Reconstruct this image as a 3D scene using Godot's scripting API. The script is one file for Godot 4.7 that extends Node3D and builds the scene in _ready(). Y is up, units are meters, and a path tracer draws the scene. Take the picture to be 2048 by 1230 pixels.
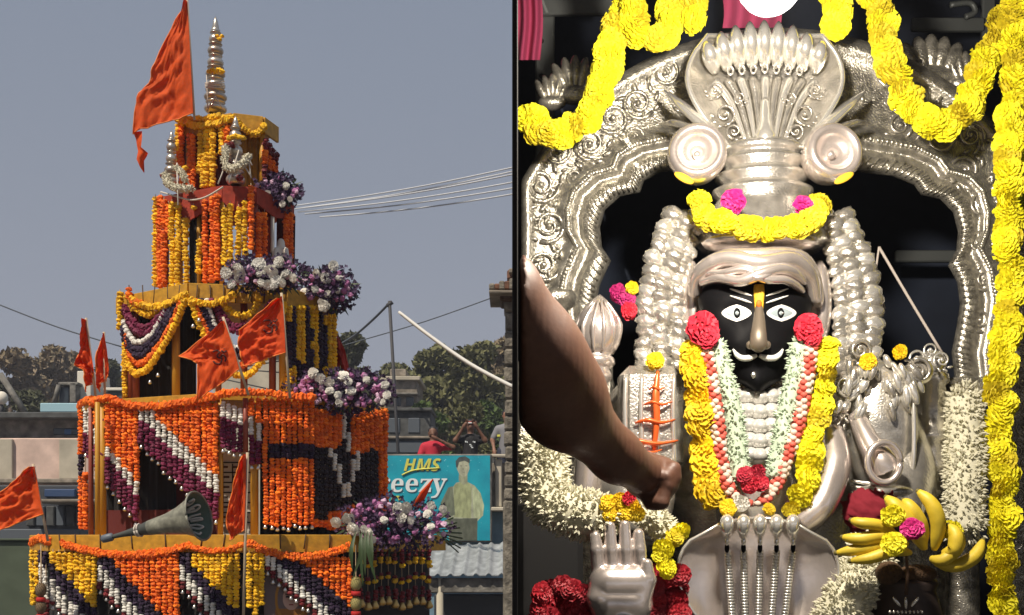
extends Node3D
# A flower-decked temple chariot on a street (left) seen beside the inside of a small shrine (right).
# P() turns a bearing (in photograph pixels) and a depth into a point: the plan of the place was surveyed that way.
const K := 0.43570e-3
const HY := 1075.0
const CAM_H := 3.2
var M := {}
var G := {}
var used := {}
var rng := RandomNumberGenerator.new()

func P(px: float, py: float, d: float) -> Vector3:
	return Vector3((px - 1024.0) * K * d, CAM_H + (HY - py) * K * d, -d)

# ---------- shapes ----------
func new_st() -> SurfaceTool:
	var st := SurfaceTool.new()
	st.begin(Mesh.PRIMITIVE_TRIANGLES)
	return st

func fin(st: SurfaceTool) -> ArrayMesh:
	st.generate_normals()
	return st.commit()

func tri(st: SurfaceTool, a: Vector3, b: Vector3, c: Vector3) -> void:
	st.add_vertex(a); st.add_vertex(b); st.add_vertex(c)

func quad(st: SurfaceTool, a: Vector3, b: Vector3, c: Vector3, d: Vector3) -> void:
	tri(st, a, b, c); tri(st, a, c, d)

func grid(st: SurfaceTool, nu: int, nv: int, f: Callable, wrap := false, smooth := true) -> void:
	st.set_smooth_group(0 if smooth else 0xFFFFFFFF)
	var rows := []
	for j in nv + 1:
		var row := PackedVector3Array()
		for i in nu + 1:
			if wrap and i == nu:
				row.append(row[0])
			else:
				row.append(f.call(float(i) / nu, float(j) / nv))
		rows.append(row)
	for j in nv:
		for i in nu:
			var a: Vector3 = rows[j][i]
			var b: Vector3 = rows[j][i + 1]
			var c: Vector3 = rows[j + 1][i + 1]
			var d: Vector3 = rows[j + 1][i]
			if not a.is_equal_approx(b): tri(st, a, c, b)
			if not c.is_equal_approx(d): tri(st, a, d, c)

func lathe(st: SurfaceTool, prof: Array, segs: int, xf := Transform3D(), smooth := true) -> void:
	grid(st, segs, prof.size() - 1, func(u, v):
		var p: Vector2 = prof[int(round(v * (prof.size() - 1)))]
		return xf * Vector3(p.x * cos(u * TAU), p.y, p.x * sin(u * TAU)), true, smooth)

func ellip(st: SurfaceTool, c: Vector3, r: Vector3, nu := 12, nv := 8, b := Basis()) -> void:
	grid(st, nu, nv, func(u, v):
		return c + b * (r * Vector3(sin(v * PI) * cos(u * TAU), -cos(v * PI), sin(v * PI) * sin(u * TAU))), true)

func tube(st: SurfaceTool, pts: Array, r, segs := 6, squash := 1.0) -> void:
	var n := pts.size()
	var up := Vector3.UP
	var rings := []
	for i in n:
		var t: Vector3 = (pts[mini(i + 1, n - 1)] - pts[maxi(i - 1, 0)]).normalized()
		if absf(t.dot(up)) > 0.98: up = Vector3(0.3, 0.1, 1).normalized()
		var s: Vector3 = t.cross(up).normalized()
		up = s.cross(t).normalized()
		var rad: float = r[i] if r is Array else r
		var ring := PackedVector3Array()
		for k in segs:
			var a := TAU * k / segs
			ring.append(pts[i] + (s * cos(a) + up * sin(a) * squash) * rad)
		rings.append(ring)
	st.set_smooth_group(0)
	for i in n - 1:
		for k in segs:
			var k2 := (k + 1) % segs
			quad(st, rings[i][k], rings[i + 1][k], rings[i + 1][k2], rings[i][k2])
	for e in [0, n - 1]:
		for k in segs:
			if e == 0: tri(st, pts[0], rings[0][k], rings[0][(k + 1) % segs])
			else: tri(st, pts[n - 1], rings[n - 1][(k + 1) % segs], rings[n - 1][k])

func cbox(st: SurfaceTool, c: Vector3, size: Vector3, bev := 0.0, b := Basis()) -> void:
	st.set_smooth_group(0xFFFFFFFF)
	var h := size * 0.5
	var bv := minf(bev, minf(h.x, minf(h.y, h.z)) * 0.45)
	for ax in 3:
		for sg in [-1.0, 1.0]:
			var n := Vector3.ZERO; n[ax] = sg
			var u := Vector3.ZERO; u[(ax + 1) % 3] = 1.0
			var w := Vector3.ZERO; w[(ax + 2) % 3] = 1.0
			var hu: float = h[(ax + 1) % 3] - bv
			var hw: float = h[(ax + 2) % 3] - bv
			var o := n * h[ax]
			var q := [o - u * hu - w * hw, o + u * hu - w * hw, o + u * hu + w * hw, o - u * hu + w * hw]
			if sg > 0: q.reverse()
			quad(st, c + b * q[0], c + b * q[1], c + b * q[2], c + b * q[3])
	if bv <= 0.0: return
	for ax in 3:
		var i1 := (ax + 1) % 3
		var i2 := (ax + 2) % 3
		for s1 in [-1.0, 1.0]:
			for s2 in [-1.0, 1.0]:
				var q := []
				for e in [[-1.0, 0], [1.0, 0], [1.0, 1], [-1.0, 1]]:
					var p := Vector3.ZERO
					p[ax] = e[0] * (h[ax] - bv)
					p[i1] = s1 * (h[i1] - (bv if e[1] == 0 else 0.0))
					p[i2] = s2 * (h[i2] - (0.0 if e[1] == 0 else bv))
					q.append(c + b * p)
				if s1 * s2 > 0: q.reverse()
				quad(st, q[0], q[1], q[2], q[3])
	for sx in [-1.0, 1.0]:
		for sy in [-1.0, 1.0]:
			for sz in [-1.0, 1.0]:
				var p0 := c + b * Vector3(sx * h.x, sy * (h.y - bv), sz * (h.z - bv))
				var p1 := c + b * Vector3(sx * (h.x - bv), sy * h.y, sz * (h.z - bv))
				var p2 := c + b * Vector3(sx * (h.x - bv), sy * (h.y - bv), sz * h.z)
				if sx * sy * sz > 0: tri(st, p0, p2, p1)
				else: tri(st, p0, p1, p2)

func prism_y(st: SurfaceTool, poly: PackedVector2Array, y0: float, y1: float) -> void:   # poly in (x, z)
	st.set_smooth_group(0xFFFFFFFF)
	var ix := Geometry2D.triangulate_polygon(poly)
	for i in range(0, ix.size(), 3):
		var a := poly[ix[i]]; var b := poly[ix[i + 1]]; var c := poly[ix[i + 2]]
		tri(st, Vector3(a.x, y1, a.y), Vector3(b.x, y1, b.y), Vector3(c.x, y1, c.y))
		tri(st, Vector3(a.x, y0, a.y), Vector3(c.x, y0, c.y), Vector3(b.x, y0, b.y))
	for i in poly.size():
		var a := poly[i]; var b := poly[(i + 1) % poly.size()]
		quad(st, Vector3(a.x, y0, a.y), Vector3(a.x, y1, a.y), Vector3(b.x, y1, b.y), Vector3(b.x, y0, b.y))

func prism_z(st: SurfaceTool, poly: PackedVector2Array, z0: float, z1: float, xf := Transform3D()) -> void:   # poly in (x, y)
	st.set_smooth_group(0xFFFFFFFF)
	var ix := Geometry2D.triangulate_polygon(poly)
	for i in range(0, ix.size(), 3):
		var a := poly[ix[i]]; var b := poly[ix[i + 1]]; var c := poly[ix[i + 2]]
		tri(st, xf * Vector3(a.x, a.y, z1), xf * Vector3(b.x, b.y, z1), xf * Vector3(c.x, c.y, z1))
		tri(st, xf * Vector3(a.x, a.y, z0), xf * Vector3(c.x, c.y, z0), xf * Vector3(b.x, b.y, z0))
	for i in poly.size():
		var a := poly[i]; var b := poly[(i + 1) % poly.size()]
		quad(st, xf * Vector3(a.x, a.y, z0), xf * Vector3(a.x, a.y, z1), xf * Vector3(b.x, b.y, z1), xf * Vector3(b.x, b.y, z0))

func spline(pts: Array, n: int) -> Array:   # n spans per segment, Catmull-Rom
	var out := []
	for i in pts.size() - 1:
		var a = pts[maxi(i - 1, 0)]; var b = pts[i]; var c = pts[i + 1]; var d = pts[mini(i + 2, pts.size() - 1)]
		for k in n:
			var t := float(k) / n
			out.append(b.cubic_interpolate(c, a, d, t))
	out.append(pts[pts.size() - 1])
	return out

func along(pts: Array, step: float) -> Array:   # evenly spaced points on a polyline
	var out := []
	var left := 0.0
	for i in pts.size() - 1:
		var a: Vector3 = pts[i]; var b: Vector3 = pts[i + 1]
		var l := a.distance_to(b)
		var t := left
		while t < l:
			out.append(a.lerp(b, t / l))
			t += step
		left = t - l
	return out

# signed-distance bodies: caps is a list of [a, b, ra, rb]; surface nets
func caps_mesh(st: SurfaceTool, caps: Array, cell: float, k: float, cut = null) -> void:
	var lo := Vector3.INF; var hi := -Vector3.INF
	for c in caps:
		var r: float = maxf(c[2], c[3]) + cell * 2.0 + k * 0.3
		for q in [c[0], c[1]]:
			lo = lo.min(q - Vector3.ONE * r); hi = hi.max(q + Vector3.ONE * r)
	var n := Vector3i(((hi - lo) / cell).ceil()) + Vector3i.ONE
	var vals := PackedFloat32Array(); vals.resize(n.x * n.y * n.z); vals.fill(1e3)
	var ca := PackedVector3Array(); var cd := PackedVector3Array(); var ra := PackedFloat32Array(); var rd := PackedFloat32Array(); var l2 := PackedFloat32Array()
	for c in caps:
		var ab: Vector3 = c[1] - c[0]
		ca.append(c[0]); cd.append(ab); ra.append(c[2]); rd.append(c[3] - c[2]); l2.append(maxf(ab.length_squared(), 1e-9))
	for i in ca.size():   # each bone only near itself
		var rr: float = maxf(ra[i], ra[i] + rd[i]) + k + cell * 2.0
		var b0 := Vector3i(((ca[i].min(ca[i] + cd[i]) - Vector3.ONE * rr - lo) / cell).floor()).clamp(Vector3i.ZERO, n - Vector3i.ONE)
		var b1 := Vector3i(((ca[i].max(ca[i] + cd[i]) + Vector3.ONE * rr - lo) / cell).ceil()).clamp(Vector3i.ZERO, n - Vector3i.ONE)
		for z in range(b0.z, b1.z + 1):
			for y in range(b0.y, b1.y + 1):
				var row := (z * n.y + y) * n.x
				for x in range(b0.x, b1.x + 1):
					var pa := lo + Vector3(x, y, z) * cell - ca[i]
					var t := clampf(pa.dot(cd[i]) / l2[i], 0.0, 1.0)
					var d := pa.distance_to(cd[i] * t) - ra[i] - rd[i] * t
					var o := vals[row + x]
					var h := maxf(k - absf(d - o), 0.0) / k
					vals[row + x] = minf(d, o) - h * h * k * 0.25
	if cut != null:
		for z in n.z:
			for y in n.y:
				for x in n.x:
					var at := (z * n.y + y) * n.x + x
					if vals[at] < cell * 3.0:
						vals[at] = cut.call(lo + Vector3(x, y, z) * cell, vals[at])
	var vert := {}
	var offs := [0, 1, n.x, n.x + 1, n.x * n.y, n.x * n.y + 1, n.x * n.y + n.x, n.x * n.y + n.x + 1]
	var edges := [[0, 1], [0, 2], [0, 4], [1, 3], [1, 5], [2, 3], [2, 6], [3, 7], [4, 5], [4, 6], [5, 7], [6, 7]]
	var cor := []
	for c in 8: cor.append(Vector3(c & 1, (c >> 1) & 1, (c >> 2) & 1))
	for z in n.z - 1:
		for y in n.y - 1:
			for x in n.x - 1:
				var at := (z * n.y + y) * n.x + x
				var neg := 0
				for c in 8:
					if vals[at + offs[c]] < 0.0: neg += 1
				if neg == 0 or neg == 8: continue
				var s := Vector3.ZERO; var m := 0
				for e in edges:
					var a := vals[at + offs[e[0]]]; var b := vals[at + offs[e[1]]]
					if (a < 0.0) != (b < 0.0):
						s += cor[e[0]].lerp(cor[e[1]], a / (a - b)); m += 1
				vert[at] = lo + (Vector3(x, y, z) + s / m) * cell
	st.set_smooth_group(0)
	var step := [1, n.x, n.x * n.y]
	for at in vert:
		for ax in 3:
			if at + step[ax] >= vals.size(): continue
			var a := vals[at]; var b := vals[at + step[ax]]
			if (a < 0.0) == (b < 0.0): continue
			var s1: int = step[(ax + 1) % 3]; var s2: int = step[(ax + 2) % 3]
			if not (vert.has(at - s1) and vert.has(at - s2) and vert.has(at - s1 - s2)): continue
			var q := [vert[at], vert[at - s1], vert[at - s1 - s2], vert[at - s2]]
			if a < 0.0: q.reverse()
			quad(st, q[0], q[1], q[2], q[3])

# ---------- materials ----------
func lin(r: float, g: float, b: float) -> Color:
	return Color(r, g, b).linear_to_srgb()

func mat(key: String, c: Color, rough := 0.8, metal := 0.0) -> StandardMaterial3D:
	if M.has(key): return M[key]
	var m := StandardMaterial3D.new()
	m.albedo_color = c
	m.roughness = rough
	m.metallic = metal
	m.resource_name = key
	M[key] = m
	return m

func noise_tex(freq: float, seed_: int, lo: float, hi: float, size := 256, kind := FastNoiseLite.TYPE_SIMPLEX_SMOOTH) -> NoiseTexture2D:
	var n := FastNoiseLite.new()
	n.seed = seed_; n.frequency = freq; n.noise_type = kind
	n.fractal_octaves = 5
	var t := NoiseTexture2D.new()
	t.width = size; t.height = size; t.seamless = true; t.noise = n
	var g := Gradient.new()
	g.set_color(0, Color(lo, lo, lo)); g.set_color(1, Color(hi, hi, hi))
	t.color_ramp = g
	return t

func bump_tex(freq: float, seed_: int, strength: float, size := 256, kind := FastNoiseLite.TYPE_SIMPLEX_SMOOTH) -> NoiseTexture2D:
	var n := FastNoiseLite.new()
	n.seed = seed_; n.frequency = freq; n.noise_type = kind
	var t := NoiseTexture2D.new()
	t.width = size; t.height = size; t.seamless = true; t.noise = n; t.as_normal_map = true; t.bump_strength = strength
	return t

func grain(m: StandardMaterial3D, tex: Texture2D, scale: float, bump: Texture2D = null, bs := 1.0) -> StandardMaterial3D:
	m.uv1_triplanar = true; m.uv1_world_triplanar = true
	m.uv1_scale = Vector3.ONE * scale
	if tex: m.albedo_texture = tex
	if bump:
		m.normal_enabled = true; m.normal_texture = bump; m.normal_scale = bs
	return m

# ---------- objects ----------
func numbered(called: String) -> String:
	var n: int = used.get(called, 0)
	used[called] = n + 1
	return called if n == 0 else "%s_%03d" % [called, n]

func thing(called: String, label: String, category: String, at := Vector3.ZERO, group := "") -> Node3D:
	var o := Node3D.new()
	o.name = numbered(called)
	o.position = at
	add_child(o)
	tag(o, label, category, group)
	return o

func tag(o: Node, label: String, category := "", group := "", kind := "") -> Node:
	if label: o.set_meta("label", label)
	if category: o.set_meta("category", category)
	if group: o.set_meta("group", group)
	if kind: o.set_meta("kind", kind)
	return o

# a part: its mesh lies in world axes unless a transform is given, which places it in the world
func part(parent: Node3D, called: String, mesh: Mesh, m: Material, xf := Transform3D()) -> MeshInstance3D:
	var o := MeshInstance3D.new()
	o.name = called
	o.mesh = mesh
	o.material_override = m
	parent.add_child(o, true)
	o.transform = parent.global_transform.affine_inverse() * xf
	return o

func solo(called: String, mesh: Mesh, m: Material, at: Vector3, label: String, category: String, group := "", kind := "") -> MeshInstance3D:
	var o := MeshInstance3D.new()
	o.name = numbered(called)
	o.mesh = mesh
	o.material_override = m
	add_child(o)
	o.position = at
	tag(o, label, category, group, kind)
	return o

func stick(a: Vector3, b: Vector3, r: float, segs := 6) -> ArrayMesh:
	var st := new_st()
	tube(st, [a, b], r, segs)
	return fin(st)

func boxm(c: Vector3, s: Vector3, bev := 0.0, b := Basis()) -> ArrayMesh:
	var st := new_st()
	cbox(st, c, s, bev, b)
	return fin(st)

func turn() -> Basis:
	return Basis.from_euler(Vector3(rng.randf() * TAU, rng.randf() * TAU, rng.randf() * TAU))

func facing(tilt: float) -> Basis:   # a flower head opening towards +z, spun and tilted a little
	return Basis(Vector3.RIGHT, PI / 2 + rng.randf_range(-tilt, tilt)) * Basis(Vector3.BACK, rng.randf_range(-tilt, tilt)) * Basis(Vector3.UP, rng.randf() * TAU)

const ORD := ["", "first", "second", "third", "fourth", "fifth", "sixth", "seventh", "eighth", "ninth", "tenth", "eleventh", "twelfth", "thirteenth", "fourteenth", "fifteenth", "sixteenth", "seventeenth", "eighteenth", "nineteenth", "twentieth", "twenty-first", "twenty-second", "twenty-third", "twenty-fourth", "twenty-fifth", "twenty-sixth", "twenty-seventh", "twenty-eighth", "twenty-ninth", "thirtieth", "thirty-first", "thirty-second", "thirty-third", "thirty-fourth", "thirty-fifth", "thirty-sixth", "thirty-seventh", "thirty-eighth", "thirty-ninth", "fortieth"]

func bloom(seed_: int, squash: float, rough: float, nu := 9, nv := 5) -> ArrayMesh:   # a small ruffled flower head, radius 1
	var r := RandomNumberGenerator.new(); r.seed = seed_
	var st := new_st()
	grid(st, nu, nv, func(u, v):
		var rad := 1.0 + (r.randf_range(-rough, rough) if v > 0.05 and v < 0.95 else 0.0)
		return Vector3(sin(v * PI) * cos(u * TAU) * rad, -cos(v * PI) * squash * (rad if v > 0.05 and v < 0.95 else 0.8), sin(v * PI) * sin(u * TAU) * rad), true, false)
	return fin(st)

func petals(seed_: int, n: int, wide: float, core: float, flat := 0.0) -> ArrayMesh:   # a many-petalled flower head, radius 1
	var r := RandomNumberGenerator.new(); r.seed = seed_
	var st := new_st()
	ellip(st, Vector3.ZERO, Vector3.ONE * core, 8, 5)
	st.set_smooth_group(0xFFFFFFFF)
	for i in n:
		var y := 1.0 - 2.0 * (i + 0.5) / n
		y = lerpf(y, y * 0.5 + 0.25, flat)
		var a := i * 2.39996
		var d := Vector3(sqrt(maxf(0, 1 - y * y)) * cos(a), y, sqrt(maxf(0, 1 - y * y)) * sin(a))
		d = (d + Vector3(r.randf_range(-0.2, 0.2), r.randf_range(-0.2, 0.2), r.randf_range(-0.2, 0.2))).normalized()
		var s := d.cross(Vector3.UP if absf(d.y) < 0.9 else Vector3.RIGHT).normalized().rotated(d, r.randf_range(-0.7, 0.7))
		var up := s.cross(d).normalized()
		var l := r.randf_range(0.85, 1.05)
		var p0 := d * core * 0.6
		var p1 := d * l * 0.72 + s * wide + up * 0.05
		var p2 := d * l + up * 0.14
		var p3 := d * l * 0.72 - s * wide + up * 0.05
		tri(st, p0, p1, p2); tri(st, p0, p2, p3)
	return fin(st)

func pix_path(pts: Array) -> Array:   # [px, py, depth] triples to points
	var out := []
	for p in pts: out.append(P(p[0], p[1], p[2]))
	return out

# ---------- the chariot ----------
const TV := [
	[[62, 11.5], [100, 10.7], [490, 9.85], [705, 10.15], [890, 11.5]],
	[[157, 11.5], [188, 10.95], [440, 10.35], [622, 10.55], [775, 11.6]],
	[[233, 11.5], [377, 10.85], [572, 11.0], [672, 11.8]],
	[[312, 11.55], [445, 11.15], [512, 11.2], [587, 11.8]],
	[[355, 11.75], [465, 11.5], [527, 11.6], [556, 11.9]]]
const TIER := ["lowest tier", "second tier", "third tier", "fourth tier", "top tier"]
const AX := [0, 0, 0, 0, 0]

func yat(py: float, d: float) -> float: return CAM_H + (HY - py) * K * d

func on_face(t: int, px: float, out := 0.05) -> Vector3:   # point on the tier's rim on the given bearing, y = 0
	var vs: Array = TV[t]
	var i := 0
	while i < vs.size() - 2 and px > vs[i + 1][0]: i += 1
	var a := P(vs[i][0], HY, vs[i][1]); var b := P(vs[i + 1][0], HY, vs[i + 1][1])
	var m := (px - 1024.0) * K
	var s := (-m * a.z - a.x) / ((b.x - a.x) + m * (b.z - a.z))
	var p := a.lerp(b, s)
	var n := Vector3(-(b.z - a.z), 0, b.x - a.x).normalized()
	p += n * out
	p.x = (px - 1024.0) * K * -p.z
	p.y = 0.0
	return p

func fp(t: int, px: float, py: float, out := 0.05) -> Vector3:
	var p := on_face(t, px, out)
	p.y = yat(py, -p.z)
	return p

func outline(t: int, inset := 0.0) -> PackedVector2Array:   # the tier's plan
	var axis := P(432, HY, 12.0)
	var out := PackedVector2Array()
	var front := []
	for v in TV[t]: front.append(P(v[0], HY, v[1]))
	var all := front.duplicate()
	var c := Vector3(axis.x, 0, axis.z)
	var e0: Array = TV[t][0]; var e1: Array = TV[t][-1]
	var w: float = (e1[0] - e0[0]) * K * 11.0
	all.append(P(e1[0] - 20, HY, e1[1] + w * 0.3)); all.append(P(e1[0] - 160.0 * w / 3.6, HY, e1[1] + w * 0.55))
	all.append(P(e0[0] + 160.0 * w / 3.6, HY, e0[1] + w * 0.55)); all.append(P(e0[0] + 12, HY, e0[1] + w * 0.3))
	for f in all:
		var q := Vector3(f.x - c.x, 0, f.z - c.z)
		var l := q.length()
		q *= (l - inset) / l
		out.append(Vector2(c.x + q.x, c.z + q.z))
	return Geometry2D.convex_hull(out)

func hull_open(p: PackedVector2Array) -> PackedVector2Array:
	if p[0].is_equal_approx(p[p.size() - 1]): p.remove_at(p.size() - 1)
	return p

# kind: mesh variants, material keys, width px, pitch px, part name, vertical squash
var KIND := {}

func flower_kinds() -> void:
	for v in 3:
		G["bloom%d" % v] = bloom(11 + v, 0.74, 0.26, 11, 6)
		G["disc%d" % v] = bloom(31 + v, 0.66, 0.06, 9, 5)
		G["ruff%d" % v] = bloom(51 + v, 0.8, 0.28, 9, 5)
		var k := [1.0, 0.8, 1.15][v] as float
		mat("orange%d" % v, lin(0.84 * minf(k, 1.1), 0.145 * k * (1.2 if v == 2 else 1.0), 0.004), 0.8)
		mat("yellow%d" % v, lin(0.82 * minf(k, 1.1), 0.46 * k, 0.006), 0.75)
		mat("white%d" % v, lin(0.74 * minf(k, 1.08), 0.72 * minf(k, 1.08), 0.66 * minf(k, 1.08)), 0.8)
		mat("magenta%d" % v, lin(0.15 * k, 0.004, 0.042 * k), 0.7)
		mat("violet%d" % v, lin(0.020 * k, 0.007 * k, 0.030 * k), 0.8)
		mat("black%d" % v, lin(0.014 * k, 0.007 * k, 0.015 * k), 0.8)
		mat("maroon%d" % v, lin(0.16 * k, 0.008, 0.012), 0.7)
		mat("pink%d" % v, [lin(0.42, 0.16, 0.33), lin(0.58, 0.38, 0.52), lin(0.34, 0.11, 0.27)][v], 0.7)
	KIND = {
		"o": ["bloom", "orange", 12.8, 7.4, "orange_marigold"], "y": ["bloom", "yellow", 13.4, 7.6, "yellow_marigold"],
		"w": ["disc", "white", 11.6, 5.6, "white_flower"], "p": ["ruff", "magenta", 13.0, 8.0, "magenta_flower"],
		"d": ["ruff", "violet", 13.5, 8.4, "violet_flower"], "k": ["ruff", "black", 12.5, 9.0, "black_flower"], "m": ["ruff", "maroon", 12.0, 8.4, "maroon_flower"]}
	mat("twine", lin(0.35, 0.26, 0.16), 0.9)
	mat("bellmetal", lin(0.75, 0.72, 0.66), 0.28, 0.9)
	var st := new_st()
	lathe(st, [Vector2(0.0, 1.0), Vector2(0.45, 0.8), Vector2(0.62, 0.3), Vector2(0.95, -0.3), Vector2(0.85, -0.75), Vector2(0.35, -1.0), Vector2(0, -1.0)], 8)
	G.bell = fin(st)

func put_flower(o: Node3D, kind: String, at: Vector3, d: float, scale := 1.0, axis := Vector3.UP) -> void:
	var q: Array = KIND[kind]
	var r: float = q[2] * 0.5 * K * d * scale * rng.randf_range(0.93, 1.1)
	var up := (axis + Vector3(rng.randf_range(-0.22, 0.22), rng.randf_range(-0.22, 0.22), rng.randf_range(-0.22, 0.22))).normalized()
	var sx := up.cross(Vector3(sin(rng.randf() * TAU), 0.31, cos(rng.randf() * TAU))).normalized()
	var b := Basis(sx, up, sx.cross(up)) * Basis.from_scale(Vector3(r, r, r))
	part(o, q[4], G[q[0] + str(rng.randi() % 3)], M[q[1] + str(rng.randi() % 3)], Transform3D(b, at))

func color_words(segs: Array) -> String:
	var names := {"o": "orange", "y": "yellow", "w": "white", "p": "magenta", "d": "violet", "k": "black", "m": "maroon"}
	var out := []
	for s in segs:
		if names.has(s[0]) and not out.has(names[s[0]]): out.append(names[s[0]])
	if out.size() == 1: return "all %s" % out[0]
	if out.size() == 2: return "%s and %s" % out
	return ", ".join(out.slice(0, out.size() - 1)) + " and " + out[-1]

# a strand hangs from a rim: segs are [kind, lower end in px]; "b" is a bell, "-" bare string
func strand(t: int, px: float, py0: float, segs: Array, label: String, group: String, out := 0.05, scale := 1.0) -> Node3D:
	var base := fp(t, px, segs[-1][1] if segs[-1].size() > 1 else py0, out)
	var top := fp(t, px, py0 - 6, out)
	var o := thing("flower_strand", label, "garland", base, group)
	var d := -base.z
	var y := py0
	var sway := rng.randf_range(-1.6, 1.6)
	var ph := rng.randf() * TAU
	for s in segs:
		if s[0] == "b":
			var rb := 4.6 * K * d
			part(o, "silver_bell", G.bell, M.bellmetal, Transform3D(Basis.from_scale(Vector3.ONE * rb), fp(t, px + rng.randf_range(-1, 1), y + 6, out)))
			y += 10
			continue
		if s[0] == "-":
			y = s[1]; continue
		var q: Array = KIND[s[0]]
		while y < s[1] - 2.0:
			put_flower(o, s[0], fp(t, px + rng.randf_range(-0.9, 0.9) + sway * sin(y * 0.035 + ph) * minf(1.0, (y - py0) / 60.0), y + q[3] * 0.5, out + rng.randf_range(-0.008, 0.010)), d, scale * rng.randf_range(0.88, 1.12))
			y += q[3] * scale * rng.randf_range(0.94, 1.08)
	part(o, "string", stick(top, Vector3(top.x, yat(y - 3, d), top.z), 0.004, 4), M.twine)
	return o

func strand_label(segs: Array, nth: int, place: String, t: int) -> String:
	return "%s strand, %s from left in the %s's %s" % [color_words(segs), ORD[nth], TIER[t], place]

func hang_bays(t: int, list: Array, bays: Array, group: String) -> void:   # bays: [right end in px, name]; counts strands within each bay
	var b := 0; var n := 0
	for q in list:
		while q[0] > bays[b][0]:
			b += 1; n = 0
		n += 1
		strand(t, q[0], q[1], q[2], strand_label(q[2], n, bays[b][1], t), group, 0.05, q[3] if q.size() > 3 else 0.95)

# a swag: a bending garland between two points of a rim through a lowest point
func swag(t: int, a: Array, dip: Array, b: Array, kind: String, label: String, group: String, out := 0.07, scale := 1.0) -> void:
	var pts := []
	var pa := Vector2(a[0], a[1]); var pb := Vector2(b[0], b[1])
	var c := Vector2(dip[0], dip[1]) * 2.0 - (pa + pb) * 0.5
	for i in 25:
		var q := pa.bezier_interpolate(pa.lerp(c, 2.0 / 3.0), pb.lerp(c, 2.0 / 3.0), pb, i / 24.0)
		pts.append(fp(t, q.x, q.y, out))
	var d := -fp(t, dip[0], dip[1]).z
	var o := thing("flower_swag", label, "garland", fp(t, dip[0], dip[1], out), group)
	var step: float = KIND[kind][3] * K * d * 0.92 * scale
	var ps := along(pts, step)
	for i in ps.size():
		var dir: Vector3 = (ps[mini(i + 1, ps.size() - 1)] - ps[maxi(i - 1, 0)]).normalized()
		put_flower(o, kind, ps[i] + Vector3(rng.randf_range(-0.006, 0.006), rng.randf_range(-0.008, 0.008), 0), d, 1.05 * scale, dir)

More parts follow.
